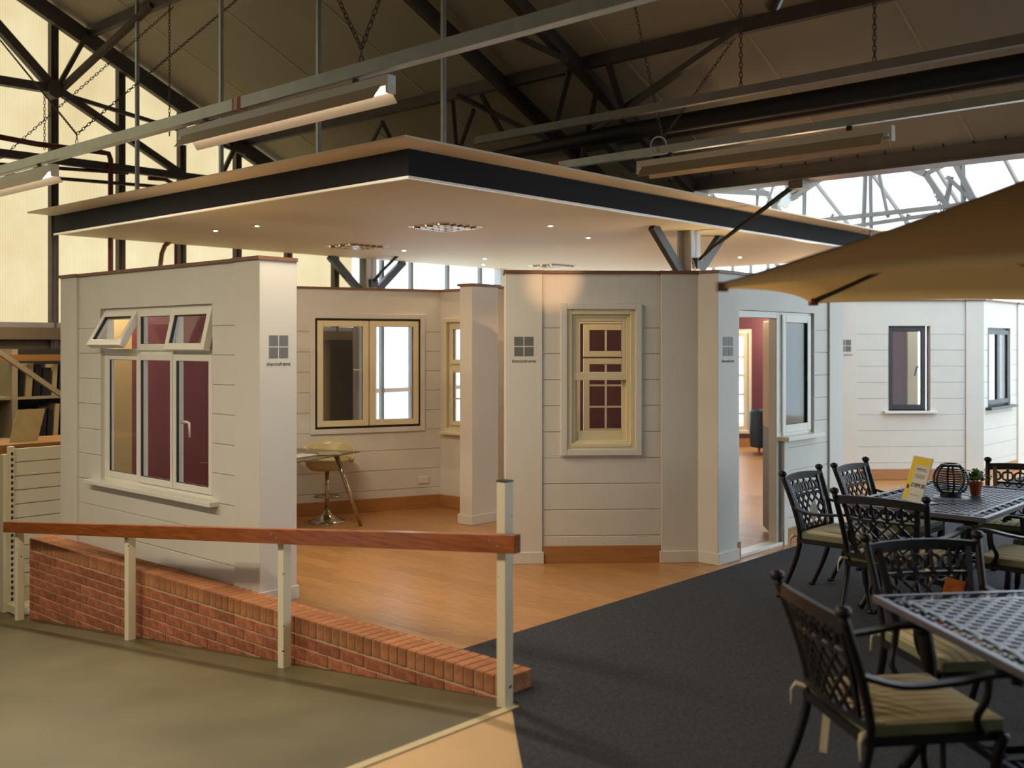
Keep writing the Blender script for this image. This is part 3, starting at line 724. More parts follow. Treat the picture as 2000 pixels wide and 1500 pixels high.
# other slope of the hall roof: glazed towards the back, where the daylight comes from
ob = thing('ceiling_glazed', 'glazed slopes of the hall roof behind and to the right of the view', None, G(0, -4, 5), TH, kind='structure')
zr = roofz(RIDGE)
MB().quadbox([G(RIDGE,CE,zr),G(RIDGE,12.34,zr),G(-3.5,12.34,3.66),G(-3.5,CE,3.66),G(RIDGE,CE,zr+.06),G(RIDGE,12.34,zr+.06),G(-3.5,12.34,3.72),G(-3.5,CE,3.72)]).build('lining_panel', 'lining', ob)
for i in range(8):
    a, b = CE-0.05-1.6*(i+1), CE-0.05-1.6*i
    MB().quadbox([G(10.0,a+.03,roofz(10.0)),G(10.0,b-.03,roofz(10.0)),G(RIDGE,b-.03,zr),G(RIDGE,a+.03,zr),G(10.0,a+.03,roofz(10.0)+.01),G(10.0,b-.03,roofz(10.0)+.01),G(RIDGE,b-.03,zr+.01),G(RIDGE,a+.03,zr+.01)]).build('pane', 'clear', ob)
    MB().quadbox([G(-3.5,a+.03,3.66),G(-3.5,b-.03,3.66),G(RIDGE,b-.03,zr),G(RIDGE,a+.03,zr),G(-3.5,a+.03,3.67),G(-3.5,b-.03,3.67),G(RIDGE,b-.03,zr+.01),G(RIDGE,a+.03,zr+.01)]).build('pane', 'clear', ob)
    for q0, z0 in ((10.0, roofz(10.0)), (-3.5, 3.66)):
        MB().beam(G(q0, b, z0-0.04), G(RIDGE, b, zr-0.04), 0.06, 0.10).build('glazing_bar', 'palesteel', ob)

# gable wall
GC = 12.32
SB = 0.0681*GC
q_m0 = on_c(103, 300, GC); q_m0 = q_m0.x*CA + q_m0.y*SA
ga = thing('wall_gable', 'gable wall of yellowed translucent sheeting between dark mullions', None, G(5, GC), TH, kind='structure')
QCOL = 12.6*0.8
zs_ = 2.06
k0 = -9
for k in range(k0, 6):
    a = q_m0 + SB*k; b = min(a + SB, QCOL-0.1)
    if b-a < 0.1: continue
    def top(q): return (roofz(q)-0.02) if q > RIDGE else max(3.6, zr-0.02-RT*(RIDGE-q))
    P = [(a+0.02, zs_), (b-0.02, zs_), (b-0.02, top(b)), (a+0.02, top(a))]
    m = MB(); m.v = [G(x, GC, z) for x, z in P] + [G(x, GC+0.02, z) for x, z in P]
    m.f = [(0,1,2,3),(7,6,5,4),(0,4,5,1),(1,5,6,2),(2,6,7,3),(3,7,4,0)]
    m.build('sheet', 'poly', ga)
    MB().box(GF, a-0.045, a+0.045, GC-0.06, GC+0.03, LOW_Z, top(a)).build('mullion', 'steel', ga)
    MB().box(GF, a-0.015, a+0.015, GC-0.075, GC-0.06, LOW_Z, top(a)).build('mullion_rib', 'steel', ga)
MB().box(GF, q_m0+SB*k0, QCOL, GC, GC+0.1, LOW_Z-0.1, zs_-0.16).build('dado', 'dado', ga)
MB().box(GF, q_m0+SB*k0, QCOL, GC-0.07, GC+0.05, zs_-0.06, zs_).build('sill_rail', 'greysteel', ga)
MB().box(GF, q_m0+SB*k0, QCOL, GC-0.10, GC+0.05, zs_-0.20, zs_-0.06).build('girt', 'dado', ga)
def gb(a, b, w, mtl='steel', nm='truss_member', c0=12.12):
    MB().beam(on_c(a[0],a[1],c0), on_c(b[0],b[1],c0), w, w).build(nm, mtl, ga)
MB().beam(on_c(20,-24,12.2), on_c(640,411,12.2), 0.09, 0.13).build('verge_rafter', 'steel', ga)
for a, b, w in (((-40,10),(103,172),0.10),((-60,148),(103,174),0.10),((112,172),(166,74),0.05),((116,178),(362,346),0.085),((130,186),(345,252),0.045),((345,252),(480,300),0.045),((432,345),(462,280),0.05),((-40,294),(420,352),0.09)):
    gb(a, b, w)
MB().beam(on_c(118,176,12.1), on_roof(296,10,0.10), 0.065, 0.065).build('truss_member', 'steel', ga)
m = MB(); pc = on_c(106,175,12.10); m.tube([pc+G(0,-0.06,0), pc+G(0,0.06,0)], 0.11, 8); m.build('gusset', 'steel', ga)
for a, b in (((-40,336),(330,366)),((-40,318),(250,338))):
    p0, p1 = on_c(a[0],a[1],12.16), on_c(b[0],b[1],12.16); MB().tube([p0, p1], 0.022, 8).build('conduit', 'steel', ga)
# red pipes
pp = [on_c(-30,262,12.05), on_c(70,281,12.05), on_c(196,297,12.05), on_c(212,300,12.05), on_c(216,312,12.05)]
pp.append(Vector((pp[-1].x, pp[-1].y, LOW_Z)))
tag(MB().tube(pp, 0.032, 10).build('water_pipe', 'redpipe', smooth=True), 'oxide red pipe crossing the yellow gable and dropping behind the canopy', 'pipe')
p0 = on_c(330,352,12.25); p1 = on_c(344,362,12.25); 
tag(MB().tube([on_c(290,348,12.25), on_c(322,350,12.25), p1, Vector((p1.x, p1.y, 1.2))], 0.028, 10).build('water_pipe', 'redpipe', smooth=True), 'thinner dark red pipe dropping behind the canopy further right', 'pipe')
tag(MB().tube([on_c(334,470,12.05), on_c(322,480,12.05), on_c(316,495,12.05), on_c(313,520,12.05), Vector((on_c(313,520,12.05).x, on_c(313,520,12.05).y, 0.5))], 0.03, 8).build('vent_hose', 'capwood', smooth=True), 'curved brown hose showing above the left booth wall', 'hose')

# next span: clear glazed gable, gutter, glass roof
gn = thing('wall_glazed', 'tall clear glazed wall of the neighbouring span', None, G(16, GC), TH, kind='structure')
pos = [QCOL+0.16]
for px in (744, 801, 872, 936, 1000, 1062):
    p = on_c(px, 530, GC); pos.append(p.x*CA+p.y*SA)
while pos[-1] < 23: pos.append(pos[-1]+0.84)
QF, QR = 23.4, 16.75
def top2(q): return 3.75+RT*(q-10.2) if q < QR else 3.75+RT*(QF-q)
for i in range(len(pos)-1):
    a, b = pos[i], min(pos[i+1], QF)
    if b-a < 0.05: continue
    for z0, z1 in ((0.02, 1.06), (1.10, None)):
        P = [(a+0.02, z0), (b-0.02, z0), (b-0.02, z1 or top2(b)), (a+0.02, z1 or top2(a))]
        m = MB(); m.v = [G(x, GC, z) for x, z in P] + [G(x, GC+0.01, z) for x, z in P]; m.f = [(0,1,2,3),(7,6,5,4),(0,4,5,1),(1,5,6,2),(2,6,7,3),(3,7,4,0)]
        m.build('pane', 'clear', gn)
    MB().box(GF, b-0.028, b+0.028, GC-0.05, GC+0.02, 0, top2(b)).build('mullion', 'greysteel', gn)
MB().box(GF, QCOL, QF, GC-0.04, GC+0.03, 1.05, 1.12).build('transom', 'palesteel', gn)
gr = thing('ceiling_glass', 'bright glass roof of the neighbouring span with pale trusses', None, G(17, 4, 5), TH, kind='structure')
for i in range(15):
    b = GC-1.25*i; a = b-1.25
    for (qa, za, qb_, zb_) in ((10.2, 3.75, QR, top2(QR)), (QF, 3.75, QR, top2(QR))):
        MB().quadbox([G(qa,a+.02,za),G(qa,b-.02,za),G(qb_,b-.02,zb_),G(qb_,a+.02,zb_),G(qa,a+.02,za+.01),G(qa,b-.02,za+.01),G(qb_,b-.02,zb_+.01),G(qb_,a+.02,zb_+.01)]).build('pane', 'clear', gr)
        MB().beam(G(qa, b, za-0.03), G(qb_, b, zb_-0.03), 0.05, 0.09).build('glazing_bar', 'greysteel', gr)
def nb_(a, b, w, q0=13.4, mtl='greysteel'): MB().beam(on_q(a[0],a[1],q0), on_q(b[0],b[1],q0), w, w).build('truss_member', mtl, gr)
for a, b, w in (((1590,432),(1915,396),0.06),((1600,452),(1830,418),0.05),((1690,336),(1686,452),0.05),((1700,336),(1702,470),0.04),((1715,330),(1735,425),0.04),((1572,350),(1570,430),0.05),
                ((1765,322),(1808,340),0.09),((1808,340),(1865,312),0.05),((1808,340),(1880,445),0.07),((1862,312),(1905,395),0.07),((1850,345),(1905,398),0.05),((1880,312),(1882,420),0.05),((1858,345),(1845,410),0.05),
                ((1380,372),(1500,378),0.08),((1545,376),(1620,332),0.07),((1545,390),(1610,345),0.06),((1525,380),(1505,420),0.07),((1535,352),(1540,385),0.05),((1480,365),(1478,410),0.04),((1495,410),(1515,350),0.03),((1620,430),(1628,418),0.03),((1775,418),(1770,432),0.04)):
    nb_(a, b, w)
m = MB(); pc = on_q(1535, 390, 13.4); m.beam(pc+Vector((-0.16,0,0.06)), pc+Vector((0.16,0,0.06)), 0.14, 0.12); m.beam(pc+Vector((0,0,0.02)), pc+Vector((-0.05,0,-0.1)), 0.16, 0.14); m.build('gusset', 'palesteel', gr)
ch = MB(); ch.chain(on_q(1812,345,13.4), on_q(1842,415,13.4), 0.07, 0.008); ch.build('chain', 'greysteel', gr)
fa = thing('wall_side', 'far glazed side wall of the neighbouring span', None, G(QF, 3), TH, kind='structure')
for i in range(14):
    b = GC-1.25*i
    MB().box(GF, QF, QF+0.01, b-1.23, b-0.02, 0.02, 3.72).build('pane', 'clear', fa); MB().box(GF, QF-0.04, QF+0.04, b-0.03, b+0.03, 0, 3.75).build('mullion', 'palesteel', fa)

gu = thing('gutter_beam', 'grey brown valley gutter beam with hooks between the two roofs', 'beam', G(QCOL, 3, 3.54), TH, kind='structure')
MB().box(GF, QCOL-0.06, QCOL+0.16, -9, GC, 3.54, 3.70).build('web', 'gutter', gu)
MB().box(GF, QCOL-0.10, QCOL+0.20, -9, GC, 3.525, 3.545).build('flange', 'gutter', gu)
MB().box(GF, QCOL-0.02, QCOL+0.14, -9, GC, 3.70, 3.78).build('lip', 'steel', gu)
for i in range(34):
    c = 8.6-0.28*i
    MB().tube([G(QCOL-0.062, c, 3.735), G(QCOL-0.09, c, 3.725), G(QCOL-0.092, c, 3.69), G(QCOL-0.07, c, 3.675)], 0.008, 5).build('hook', 'steel', gu)

def column(label, c, strap_to):
    q = QCOL+0.02
    t = thing('steel_column', label, 'column', G(q, c), TH, group='steel columns under the gutter')
    m = MB(); w = 0.095
    m.box(GF, q-w, q+w, c-w, c-w+0.02, 0, 3.525); m.box(GF, q-w, q+w, c+w-0.02, c+w, 0, 3.525); m.box(GF, q-0.012, q+0.012, c-w, c+w, 0, 3.525)
    m.build('shaft', 'palesteel', t)
    MB().box(GF, q-0.15, q+0.15, c-0.17, c+0.17, 3.40, 3.524).build('head_bracket', 'palesteel', t)
    for sgn in (-1, 1):
        MB().beam(G(q+sgn*0.06, c, 2.52), G(q+sgn*0.72, c, 3.10), 0.07, 0.11).build('brace', 'anthracite', t)
    for sgn in ((1, -1) if strap_to else (-1,)):
        pass
    st = MB().tube([G(q, c-0.10, 2.72), G(q, c-0.30, 2.88), G(q-0.02, c-1.35, 3.50)], [0.03, 0.022, 0.03], 8).build('strap', 'blackpl', t)
    MB().box(GF, q-0.07, q+0.07, c-0.16, c-0.09, 2.66, 2.78).build('clamp', 'anthracite', t)
    MB().box(GF, q-0.08, q+0.06, c-1.44, c-1.28, 3.44, 3.53).build('socket', 'gutter', t)
    for dz in (0.0, 0.05): MB().tube([G(q-0.1, c-0.12, 2.70+dz), G(q-0.13, c-0.17, 2.62+dz), G(q-0.11, c-0.11, 2.55+dz)], 0.005, 5).build('wire', 'paper', t)
    return t
r = (1345-1000)/F_PX; cc = (QCOL+0.02)*(CA - r*SA)/(SA + r*CA)
column('pale steel column with dark braces rising above the centre booth', cc, True)
r = (702-1000)/F_PX; cc2 = (QCOL+0.02)*(CA - r*SA)/(SA + r*CA)
column('pale steel column at the corner between yellow and white glazing', min(cc2, GC-0.2), False)
r = (974-1000)/F_PX
pB = on_c(974, 540, GC-0.1)
tq = pB.x*CA+pB.y*SA
tag(MB().box(GF, tq-0.08, tq+0.08, GC-0.22, GC-0.06, 0, 5.4).build('steel_post', 'palesteel', origin=G(tq, GC-0.14)), 'bluish steel post glimpsed left of the centre booth', 'post')

# boundary behind the camera
MB_ = MB().box(GF, -3.7, -3.5, -9, 12.4, LOW_Z, 3.6)
tag(MB().box(GF, -3.5, 6.6, -8.8, -8.62, 0, 6.6).build('wall_blocker', 'softwhite'), 'added unseen wall blocking daylight to the right of the viewpoint', kind='structure')  # unseen wall added to cut daylight on the left booth's end face
tag(MB_.build('wall_rear', 'softwhite'), 'plain wall behind the viewpoint', kind='structure')

# ================================================================== LIGHT RAILS, FIXTURES, DUCT
def rail_(label, q, z, c0, c1, w, h, mtl='galv', chains=(), runs=()):
    t = thing('light_rail', label, 'light rail', G(q, (c0+c1)/2, z), TH, group='rails hung under the roof')
    m = MB().box(GF, q-w/2, q+w/2, c0, c1, z-h/2, z+h/2); m.build('channel', mtl, t)
    for c, top, dc in chains:
        zz = roofz(q)-0.02
        ch = MB()
        if dc == 0: ch.chain(G(q, c, z+h/2), G(q, c, zz), 0.05, 0.0045)
        else:
            ch.chain(G(q, c, z+h/2+0.10), G(q, c-dc, zz), 0.055, 0.0045); ch.chain(G(q, c, z+h/2+0.10), G(q, c+dc, zz), 0.055, 0.0045); ch.chain(G(q, c, z+h/2), G(q, c, z+h/2+0.11), 0.05, 0.006)
        ch.build('chain', 'steel', t)
    for a, b in runs: MB().chain(a, b, 0.045, 0.0036).build('chain', 'steel', t)
    return t
def c_at(px, q): r = (px-1000)/F_PX; return q*(CA - r*SA)/(SA + r*CA)
R1Q, R1Z = 4.24, 3.55
r1 = rail_('long light rail crossing the picture in front of the canopy rods', R1Q, R1Z, -3.0, 12.2, 0.075, 0.085, 'galv', [(c_at(706,R1Q),0,1.7),(2.0,0,0.9)],
    [(G(R1Q, c_at(150,R1Q), R1Z+0.05), G(R1Q, c_at(150,R1Q), R1Z+0.14)), (G(R1Q, c_at(150,R1Q), R1Z+0.14), on_roof(462,0,0.1)), (G(R1Q, c_at(150,R1Q), R1Z+0.14), on_c(0,78,11.95)), (G(R1Q, c_at(-8,R1Q), R1Z+0.1), on_roof(338,14,0.1)), (on_roof(331,6,0.1), on_roof(331,6,0.1)-Vector((0,0,1.45))), (on_c(87,185,12.0), on_c(87,292,12.0))])
MB().box(GF, R1Q-0.041, R1Q+0.041, c_at(470,R1Q)-0.05, c_at(470,R1Q)+0.05, R1Z-0.045, R1Z+0.045).build('clip', 'orange', r1)
MB().box(GF, R1Q-0.044, R1Q+0.044, c_at(470,R1Q)-0.022, c_at(470,R1Q)+0.022, R1Z-0.046, R1Z+0.046).build('clip', 'paper', r1)
R2Q, R2Z = 7.79, 3.55
r2 = rail_('light rail behind the right hand tube fixture', R2Q, R2Z, -5.0, 7.2, 0.06, 0.07, 'galv', [], [(G(R2Q, c_at(1294,R2Q), R2Z+0.1), on_roof(1236,-8,0.05)), (G(R2Q, c_at(1294,R2Q), R2Z+0.1), on_roof(1442,64,0.1)), (G(R2Q, c_at(1294,R2Q), R2Z+0.03), G(R2Q, c_at(1294,R2Q), R2Z+0.11))])
MB().box(GF, R2Q-0.034, R2Q+0.034, c_at(1085,R2Q)-0.06, c_at(1085,R2Q)+0.06, R2Z-0.038, R2Z+0.038).build('clip', 'orange', r2)
R3Q, R3Z = 7.70, 3.92
rail_('upper dark rail hung on two chains at the top right', R3Q, R3Z, -5.0, 7.5, 0.06, 0.075, 'greysteel', [(c_at(1447,R3Q),0,0),(c_at(1708,R3Q),0,0)])
tag(MB().tube([G(8.15, 7.9, 3.84), G(8.15, 6.0, 3.86), G(8.15, -5, 3.86)], [0.05, 0.085, 0.088], 12).build('air_duct', 'duct', smooth=True, origin=G(8.15, 3, 3.86)), 'thick black duct running under the roof at the upper right', 'duct')
def fixture(label, q, z, c_near, c_far, lit, zdrop=0.0):
    """twin reflector batten; c_near is the end nearer the right of the picture"""
    t = thing('tube_light', label, 'light fixture', G(q, (c_near+c_far)/2, z), TH, group='fluorescent fittings on the rails')
    MB().box(GF, q-0.035, q+0.035, c_near, c_far, z-0.07, z).build('housing', 'fixture', t, bevel=0.004)
    for sg in (-1, 1):
        m = MB(); P = [(q+sg*0.034, z-0.055), (q+sg*0.10, z-0.150), (q+sg*0.097, z-0.152), (q+sg*0.031, z-0.06)]
        m.v = [G(x, c_near+0.06, zz) for x, zz in P] + [G(x, c_far-0.06, zz) for x, zz in P]
        m.f = [(0,1,5,4),(1,2,6,5),(2,3,7,6),(3,0,4,7),(0,3,2,1),(4,5,6,7)]; m.build('reflector', 'reflector', t)
    for c in (c_near, c_far-0.02): MB().box(GF, q-0.034, q+0.034, c, c+0.02, z-0.115, z-0.07).build('end_cap', 'fixture', t)
    MB().tube([G(q, c_near+0.02, z-0.095), G(q, c_far-0.02, z-0.095)], 0.013, 10).build('tube', 'tube' if lit else 'tubeoff', t, smooth=True)
    for c in (c_near+0.35, c_far-0.35): MB().box(GF, q-0.012, q+0.012, c-0.02, c+0.02, z, z+0.05).build('hanger', 'blackpl', t)
    if lit:
        lamp('AREA', 'tube_light_beam', G(q, (c_near+c_far)/2, z-0.165), lit, (1.0, 0.84, 0.62), shape='RECTANGLE', size=0.06, size_y=c_far-c_near-0.1, rot=(0, 0, 0), parent=t)
    return t
ca, cb_ = c_at(765, R1Q), c_at(355, R1Q)
fixture('lit fluorescent fitting above the canopy corner', R1Q, R1Z-0.075, ca, cb_, 70)
fixture('lit fluorescent fitting at the left edge of the picture', R1Q, R1Z-0.075, c_at(108, R1Q), c_at(108, R1Q)+2.4, 70)
fixture('unlit fluorescent fitting at the right, over the canopy edge', R2Q, R2Z-0.075, c_at(1745, R2Q), c_at(1247, R2Q), 0)
wr = MB(); p = G(R2Q-0.03, c_at(1290, R2Q), R2Z+0.02)
wr.tube([p+Vector((0.07*math.cos(a), 0, 0.08*math.sin(a)+0.02)) for a in [math.radians(x) for x in range(-60, 260, 20)]], 0.008, 6)
tag(wr.build('cable_loop', 'paper', smooth=True, origin=p), 'white loop of cable on the rail at the left end of the unlit fitting', 'cable')

# ================================================================== ALCOVE TABLE, STOOL
N0 = Vector((-2.10, 9.0, 0)); du = Vector((0.423, 0.906, 0)); dv = Vector((-0.906, 0.423, 0))
tb = thing('glass_table', 'glass topped table on splayed chrome legs in the alcove', 'table', N0+du*0.7+dv*0.4, math.atan2(du.y, du.x))
TF = lambda x, y, z: N0 + du*x + dv*y + Vector((0, 0, z))
MB().box(TF, 0, 1.40, 0, 0.80, 0.728, 0.740).build('table_top', 'glasstop', tb, bevel=0.002)
for fx, fy, tx, ty in ((1.38, -0.02, 1.18, 0.14), (1.28, 0.86, 1.10, 0.62), (0.02, 0.0, 0.22, 0.14), (0.02, 0.84, 0.22, 0.64)):
    MB().tube([TF(fx, fy, 0.0), TF(tx, ty, 0.728)], [0.017, 0.026], 12).build('leg', 'chrome', tb, smooth=True)
for i, (x, y, a, mt_, lab) in enumerate(((1.08, 0.15, 0.3, 'papergrn', 'brochure nearest the right corner of the glass table'), (0.80, 0.28, -0.5, 'paper', 'white sheet in the middle of the glass table'), (0.95, 0.52, 0.9, 'papergrn', 'brochure at the back of the glass table'), (0.52, 0.25, 0.2, 'papergrn', 'brochure left of the white sheet on the glass table'))):
    p = TF(x, y, 0.741); R = Matrix.Rotation(a, 3, 'Z')
    m = MB().box(lambda X, Y, Z: p + R @ Vector((X, Y, Z)), -0.105, 0.105, -0.148, 0.148, 0, 0.004)
    tag(m.build('brochure', mt_, origin=p), lab, 'brochure', 'brochures on the glass table')
sx, sy = -1.88, 10.5
st = thing('bar_stool', 'cream shell bar stool with chrome foot ring behind the glass table', 'stool', (sx, sy, 0))
MB().lathe([(0.19,0.0),(0.19,0.008),(0.15,0.02),(0.09,0.05),(0.04,0.09),(0.028,0.12)], (sx,sy,0), 32).build('base', 'chrome', st, smooth=True)
MB().tube([(sx,sy,0.1),(sx,sy,0.54)], 0.022, 14).build('pole', 'chrome', st, smooth=True)
fr = MB().ringlink((sx+0.02,sy-0.07,0.27), Vector((1,0,0)), Vector((0,1,0)), 0.14, 0.11, 0.009, 28, 8).build('foot_ring', 'chrome', st, smooth=True)
seat = MB().lathe([(0.05,0.52),(0.17,0.53),(0.205,0.57),(0.215,0.63),(0.205,0.64),(0.15,0.60),(0.0,0.595)], (sx,sy,0), 32, 1.05, 0.95).build('seat', 'stoolseat', st, smooth=True)
m = MB(); n_ = 25
for j in range(5):
    for i in range(n_):
        a = math.radians(-15 + 210*i/(n_-1)); h = math.sin(math.pi*i/(n_-1))**0.6
        m.v.append(Vector((sx+(0.222+0.012*j)*math.cos(a)*1.05, sy+(0.215+0.012*j)*math.sin(a), 0.62+0.20*h*j/4)))
for j in range(4):
    for i in range(n_-1): b = j*n_+i; m.f.append((b, b+1, b+n_+1, b+n_))
m.build('backrest', 'stoolseat', st, smooth=True, solid=0.014)
ac = thing('tub_chair', 'black leather tub armchair inside the showroom beyond the door', 'armchair', (4.33, 17.0, 0))
m = MB(); n_ = 28
for rr, z0, z1 in ((0.40, 0.10, 0.72),):
    prof = [(0.40,0.12),(0.415,0.4),(0.41,0.68),(0.38,0.73),(0.33,0.72),(0.30,0.66),(0.30,0.40)]
    for r_, z in prof:
        for i in range(n_):
            a = math.radians(-20 + 270*i/(n_-1)); a += math.radians(40)
            dip = 0.16*max(0, abs(i/(n_-1)-0.5)*2-0.45) if z > 0.5 else 0
            m.v.append(Vector((4.33+r_*math.cos(a), 17.0+r_*math.sin(a), z-dip)))
    for j in range(len(prof)-1):
        for i in range(n_-1): b = j*n_+i; m.f.append((b, b+1, b+n_+1, b+n_))
m.build('shell', 'leather', ac, smooth=True)
MB().lathe([(0.28,0.14),(0.31,0.2),(0.31,0.40),(0.27,0.44),(0.0,0.45)], (4.33,17.0,0), 24).build('seat', 'leather', ac, smooth=True)
for a in (45, 135, 225, 315): 
    x, y = 4.33+0.3*math.cos(math.radians(a)), 17.0+0.3*math.sin(math.radians(a)); MB().tube([(x,y,0),(x,y,0.13)], [0.018,0.025], 8).build('leg', 'redwood', ac)

# ================================================================== GARDEN FURNITURE
def curve(pts, k=6):
    out = []; P = [Vector(p) for p in pts]; n = len(P)
    for i in range(n-1):
        p0 = P[max(i-1,0)]; p1 = P[i]; p2 = P[i+1]; p3 = P[min(i+2,n-1)]
        for j in range(k):
            t = j/k; out.append(0.5*((2*p1)+(p2-p0)*t+(2*p0-5*p1+4*p2-p3)*t*t+(3*p1-p0-3*p2+p3)*t**3))
    out.append(P[-1]); return out
def make_chair():
    t = thing('garden_chair', '', 'chair')
    # posts: rear leg and back stile in one sweep
    def post(s): return curve([(s*0.255,-0.40,0.0),(s*0.25,-0.30,0.22),(s*0.25,-0.245,0.43),(s*0.262,-0.275,0.62),(s*0.285,-0.36,0.87)], 6)
    for s in (-1, 1):
        p = post(s); MB().tube(p, [0.016]*6+[0.018]*(len(p)-6), 10).build('rear_leg', 'castmetal', t, smooth=True)
        top = p[-1]; MB().lathe([(0.012,-0.01),(0.024,0.0),(0.030,0.014),(0.024,0.028),(0.0,0.036)], top, 12).build('finial', 'castmetal', t, smooth=True)
        MB().lathe([(0.018,0.0),(0.026,0.006),(0.026,0.018),(0.014,0.03)], (s*0.255,-0.40,0), 10).build('foot', 'castmetal', t, smooth=True)
        f = curve([(s*0.265,0.27,0.0),(s*0.245,0.235,0.16),(s*0.255,0.225,0.32),(s*0.27,0.245,0.43)], 5)
        MB().tube(f, [0.014]*6+[0.02]*(len(f)-6), 10).build('front_leg', 'castmetal', t, smooth=True)
        MB().lathe([(0.018,0.0),(0.026,0.006),(0.026,0.018),(0.014,0.03)], (s*0.265,0.27,0), 10).build('foot', 'castmetal', t, smooth=True)
        a = curve([(s*0.265,-0.285,0.655),(s*0.30,-0.15,0.625),(s*0.315,0.03,0.635),(s*0.315,0.18,0.655),(s*0.312,0.255,0.645),(s*0.31,0.27,0.615)], 5)
        ar = MB()
        for i in range(len(a)-1): ar.beam(a[i], a[i+1]+(a[i+1]-a[i])*0.15, 0.042, 0.016)
        ar.build('armrest', 'castmetal', t)
        su = curve([(s*0.268,0.17,0.43),(s*0.29,0.13,0.50),(s*0.315,0.15,0.57),(s*0.315,0.16,0.645)], 5)
        MB().tube(su, 0.014, 8).build('arm_support', 'castmetal', t, smooth=True)
    m = MB(); m.box(ID,-0.26,0.26,0.235,0.26,0.405,0.435); m.box(ID,-0.26,0.26,-0.265,-0.24,0.405,0.435); m.box(ID,-0.265,-0.24,-0.25,0.25,0.405,0.435); m.box(ID,0.24,0.265,-0.25,0.25,0.405,0.435)
    for i in range(-3, 4): m.box(ID, i*0.065-0.012, i*0.065+0.012, -0.25, 0.25, 0.412, 0.428)
    m.build('seat_frame', 'castmetal', t)
    # back: rail, inner stiles, ornament band, diamond lattice on the leaning back plane
    def bp(u, v):   # u across -1..1, v height
        y = -0.25 - 0.115*max(0, (v-0.45)/0.42)**1.4; half = 0.178 + 0.055*(v-0.45)/0.42
        return Vector((u*half, y-0.022*(1-u*u), v))
    tr = MB()
    pts = [Vector((x*0.276, -0.345-0.03*(1-x*x), 0.83+0.014*(1-x*x))) for x in [i/8-1 for i in range(17)]]
    for i in range(16): tr.beam(pts[i], pts[i+1], 0.018, 0.05)
    tr.build('top_rail', 'castmetal', t)
    br = MB(); 
    pts = [Vector((x*0.255, -0.252-0.022*(1-x*x), 0.478)) for x in [i/5-1 for i in range(11)]]
    for i in range(10): br.beam(pts[i], pts[i+1], 0.018, 0.024)
    br.build('bottom_rail', 'castmetal', t)
    for s in (-1, 1):
        sm = MB()
        for i in range(8):
            v0 = 0.475 + 0.352*i/8; v1 = 0.475 + 0.352*(i+1)/8; sm.beam(bp(s,v0), bp(s,v1+0.004), 0.03, 0.016, (0,1,0))
        sm.build('inner_stile', 'castmetal', t)
    la = MB(); vt, vb = 0.715, 0.485
    for i in range(10): la.beam(bp(i/5-1,vt), bp((i+1)/5-1,vt), 0.016, 0.016)
    n = 5; H = vt-vb
    cells = 5
    for k in range(-cells, cells+1):           # diagonals in (u,v), clipped to the panel
        for sg in (-1, 1):
            seg = []
            for i in range(13):
                v = vb + H*i/12; u = (k*2/cells) + sg*(i/12)*1.15
                if -1 <= u <= 1: seg.append(bp(u, v))
            for i in range(len(seg)-1): la.beam(seg[i], seg[i+1]+(seg[i+1]-seg[i])*0.05, 0.011, 0.012, (0,1,0))
    for k in range(5):                          # leaf ornament band
        u0 = -1+0.4*k+0.2; vm = 0.765
        for sg in (-1, 1):
            for sv in (-1, 1):
                pts = [bp(u0, vm), bp(u0+sg*0.07, vm+sv*0.026), bp(u0+sg*0.16, vm+sv*0.030), bp(u0+sg*0.2, vm+sv*0.048)]
                for i in range(3): la.beam(pts[i], pts[i+1], 0.014, 0.012, (0,1,0))
        la.beam(bp(u0,vm-0.01), bp(u0,vm+0.01), 0.03, 0.012, (0,1,0)); la.beam(bp(u0+0.2,vm-0.05) if u0 < 0.7 else bp(0.98,vm-0.05), bp(u0+0.2,vm+0.06) if u0 < 0.7 else bp(0.98,vm+0.06), 0.014, 0.012, (0,1,0))
    la.build('back_lattice', 'castmetal', t)
    cu = MB(); nx = 9
    for j in range(nx):
        for i in range(nx):
            x, y = -0.255+0.51*i/(nx-1), -0.245+0.50*j/(nx-1); e = min(i, j, nx-1-i, nx-1-j)
            cu.v.append(Vector((x, y, 0.478+(0.0, 0.016, 0.022, 0.025, 0.026)[e])))
    for j in range(nx-1):
        for i in range(nx-1): b = j*nx+i; cu.f.append((b, b+1, b+nx+1, b+nx))
    c0_ = MB(); c0_.v = cu.v[:]; c0_.f = cu.f[:]
    co = c0_.build('cushion', 'cushion', t, smooth=True)
    sd = MB(); sd.box(ID, -0.257, 0.257, -0.247, 0.257, 0.434, 0.479); sd.build('cushion_border', 'piping', co, bevel=0.008)
    for s in (-1, 1):
        MB().tube([(s*0.245,-0.255,0.45),(s*0.275,-0.285,0.455),(s*0.285,-0.30,0.43),(s*0.29,-0.30,0.37)], [0.008,0.012,0.006,0.003], 6).build('cushion_tie', 'tie', co)
    return t
chair0 = make_chair()
GRP = 'cast metal garden chairs round the two tables'
uR = G(1,0); uL = G(0,1)
def face(v): return math.atan2(v.y, v.x) - math.pi/2
chairs = [((2.12,7.50), -uL, 'dark garden chair nearest the open door, paper on its back'),
          ((2.64,8.00), -uL, 'brownish garden chair second from the door, behind the price sign'),
          ((2.24,6.28), uR, 'garden chair at the near end of the table with the lantern'),
          ((1.955,4.90), Vector((0.14,-0.99,0)), 'garden chair facing the camera behind the nearer table'),
          ((1.11,3.81), Vector((0.99,0.14,0)), 'nearest garden chair, blurred at the bottom right'),
          ((3.52,6.24), uL, 'garden chair at the right edge beside the lantern table'),
          ((4.0,6.77), uL, 'garden chair right of the lantern table, its far right seat edge showing'),
          ((3.98,8.0), -uR, 'garden chair at the far end of the lantern table')]
placed = []
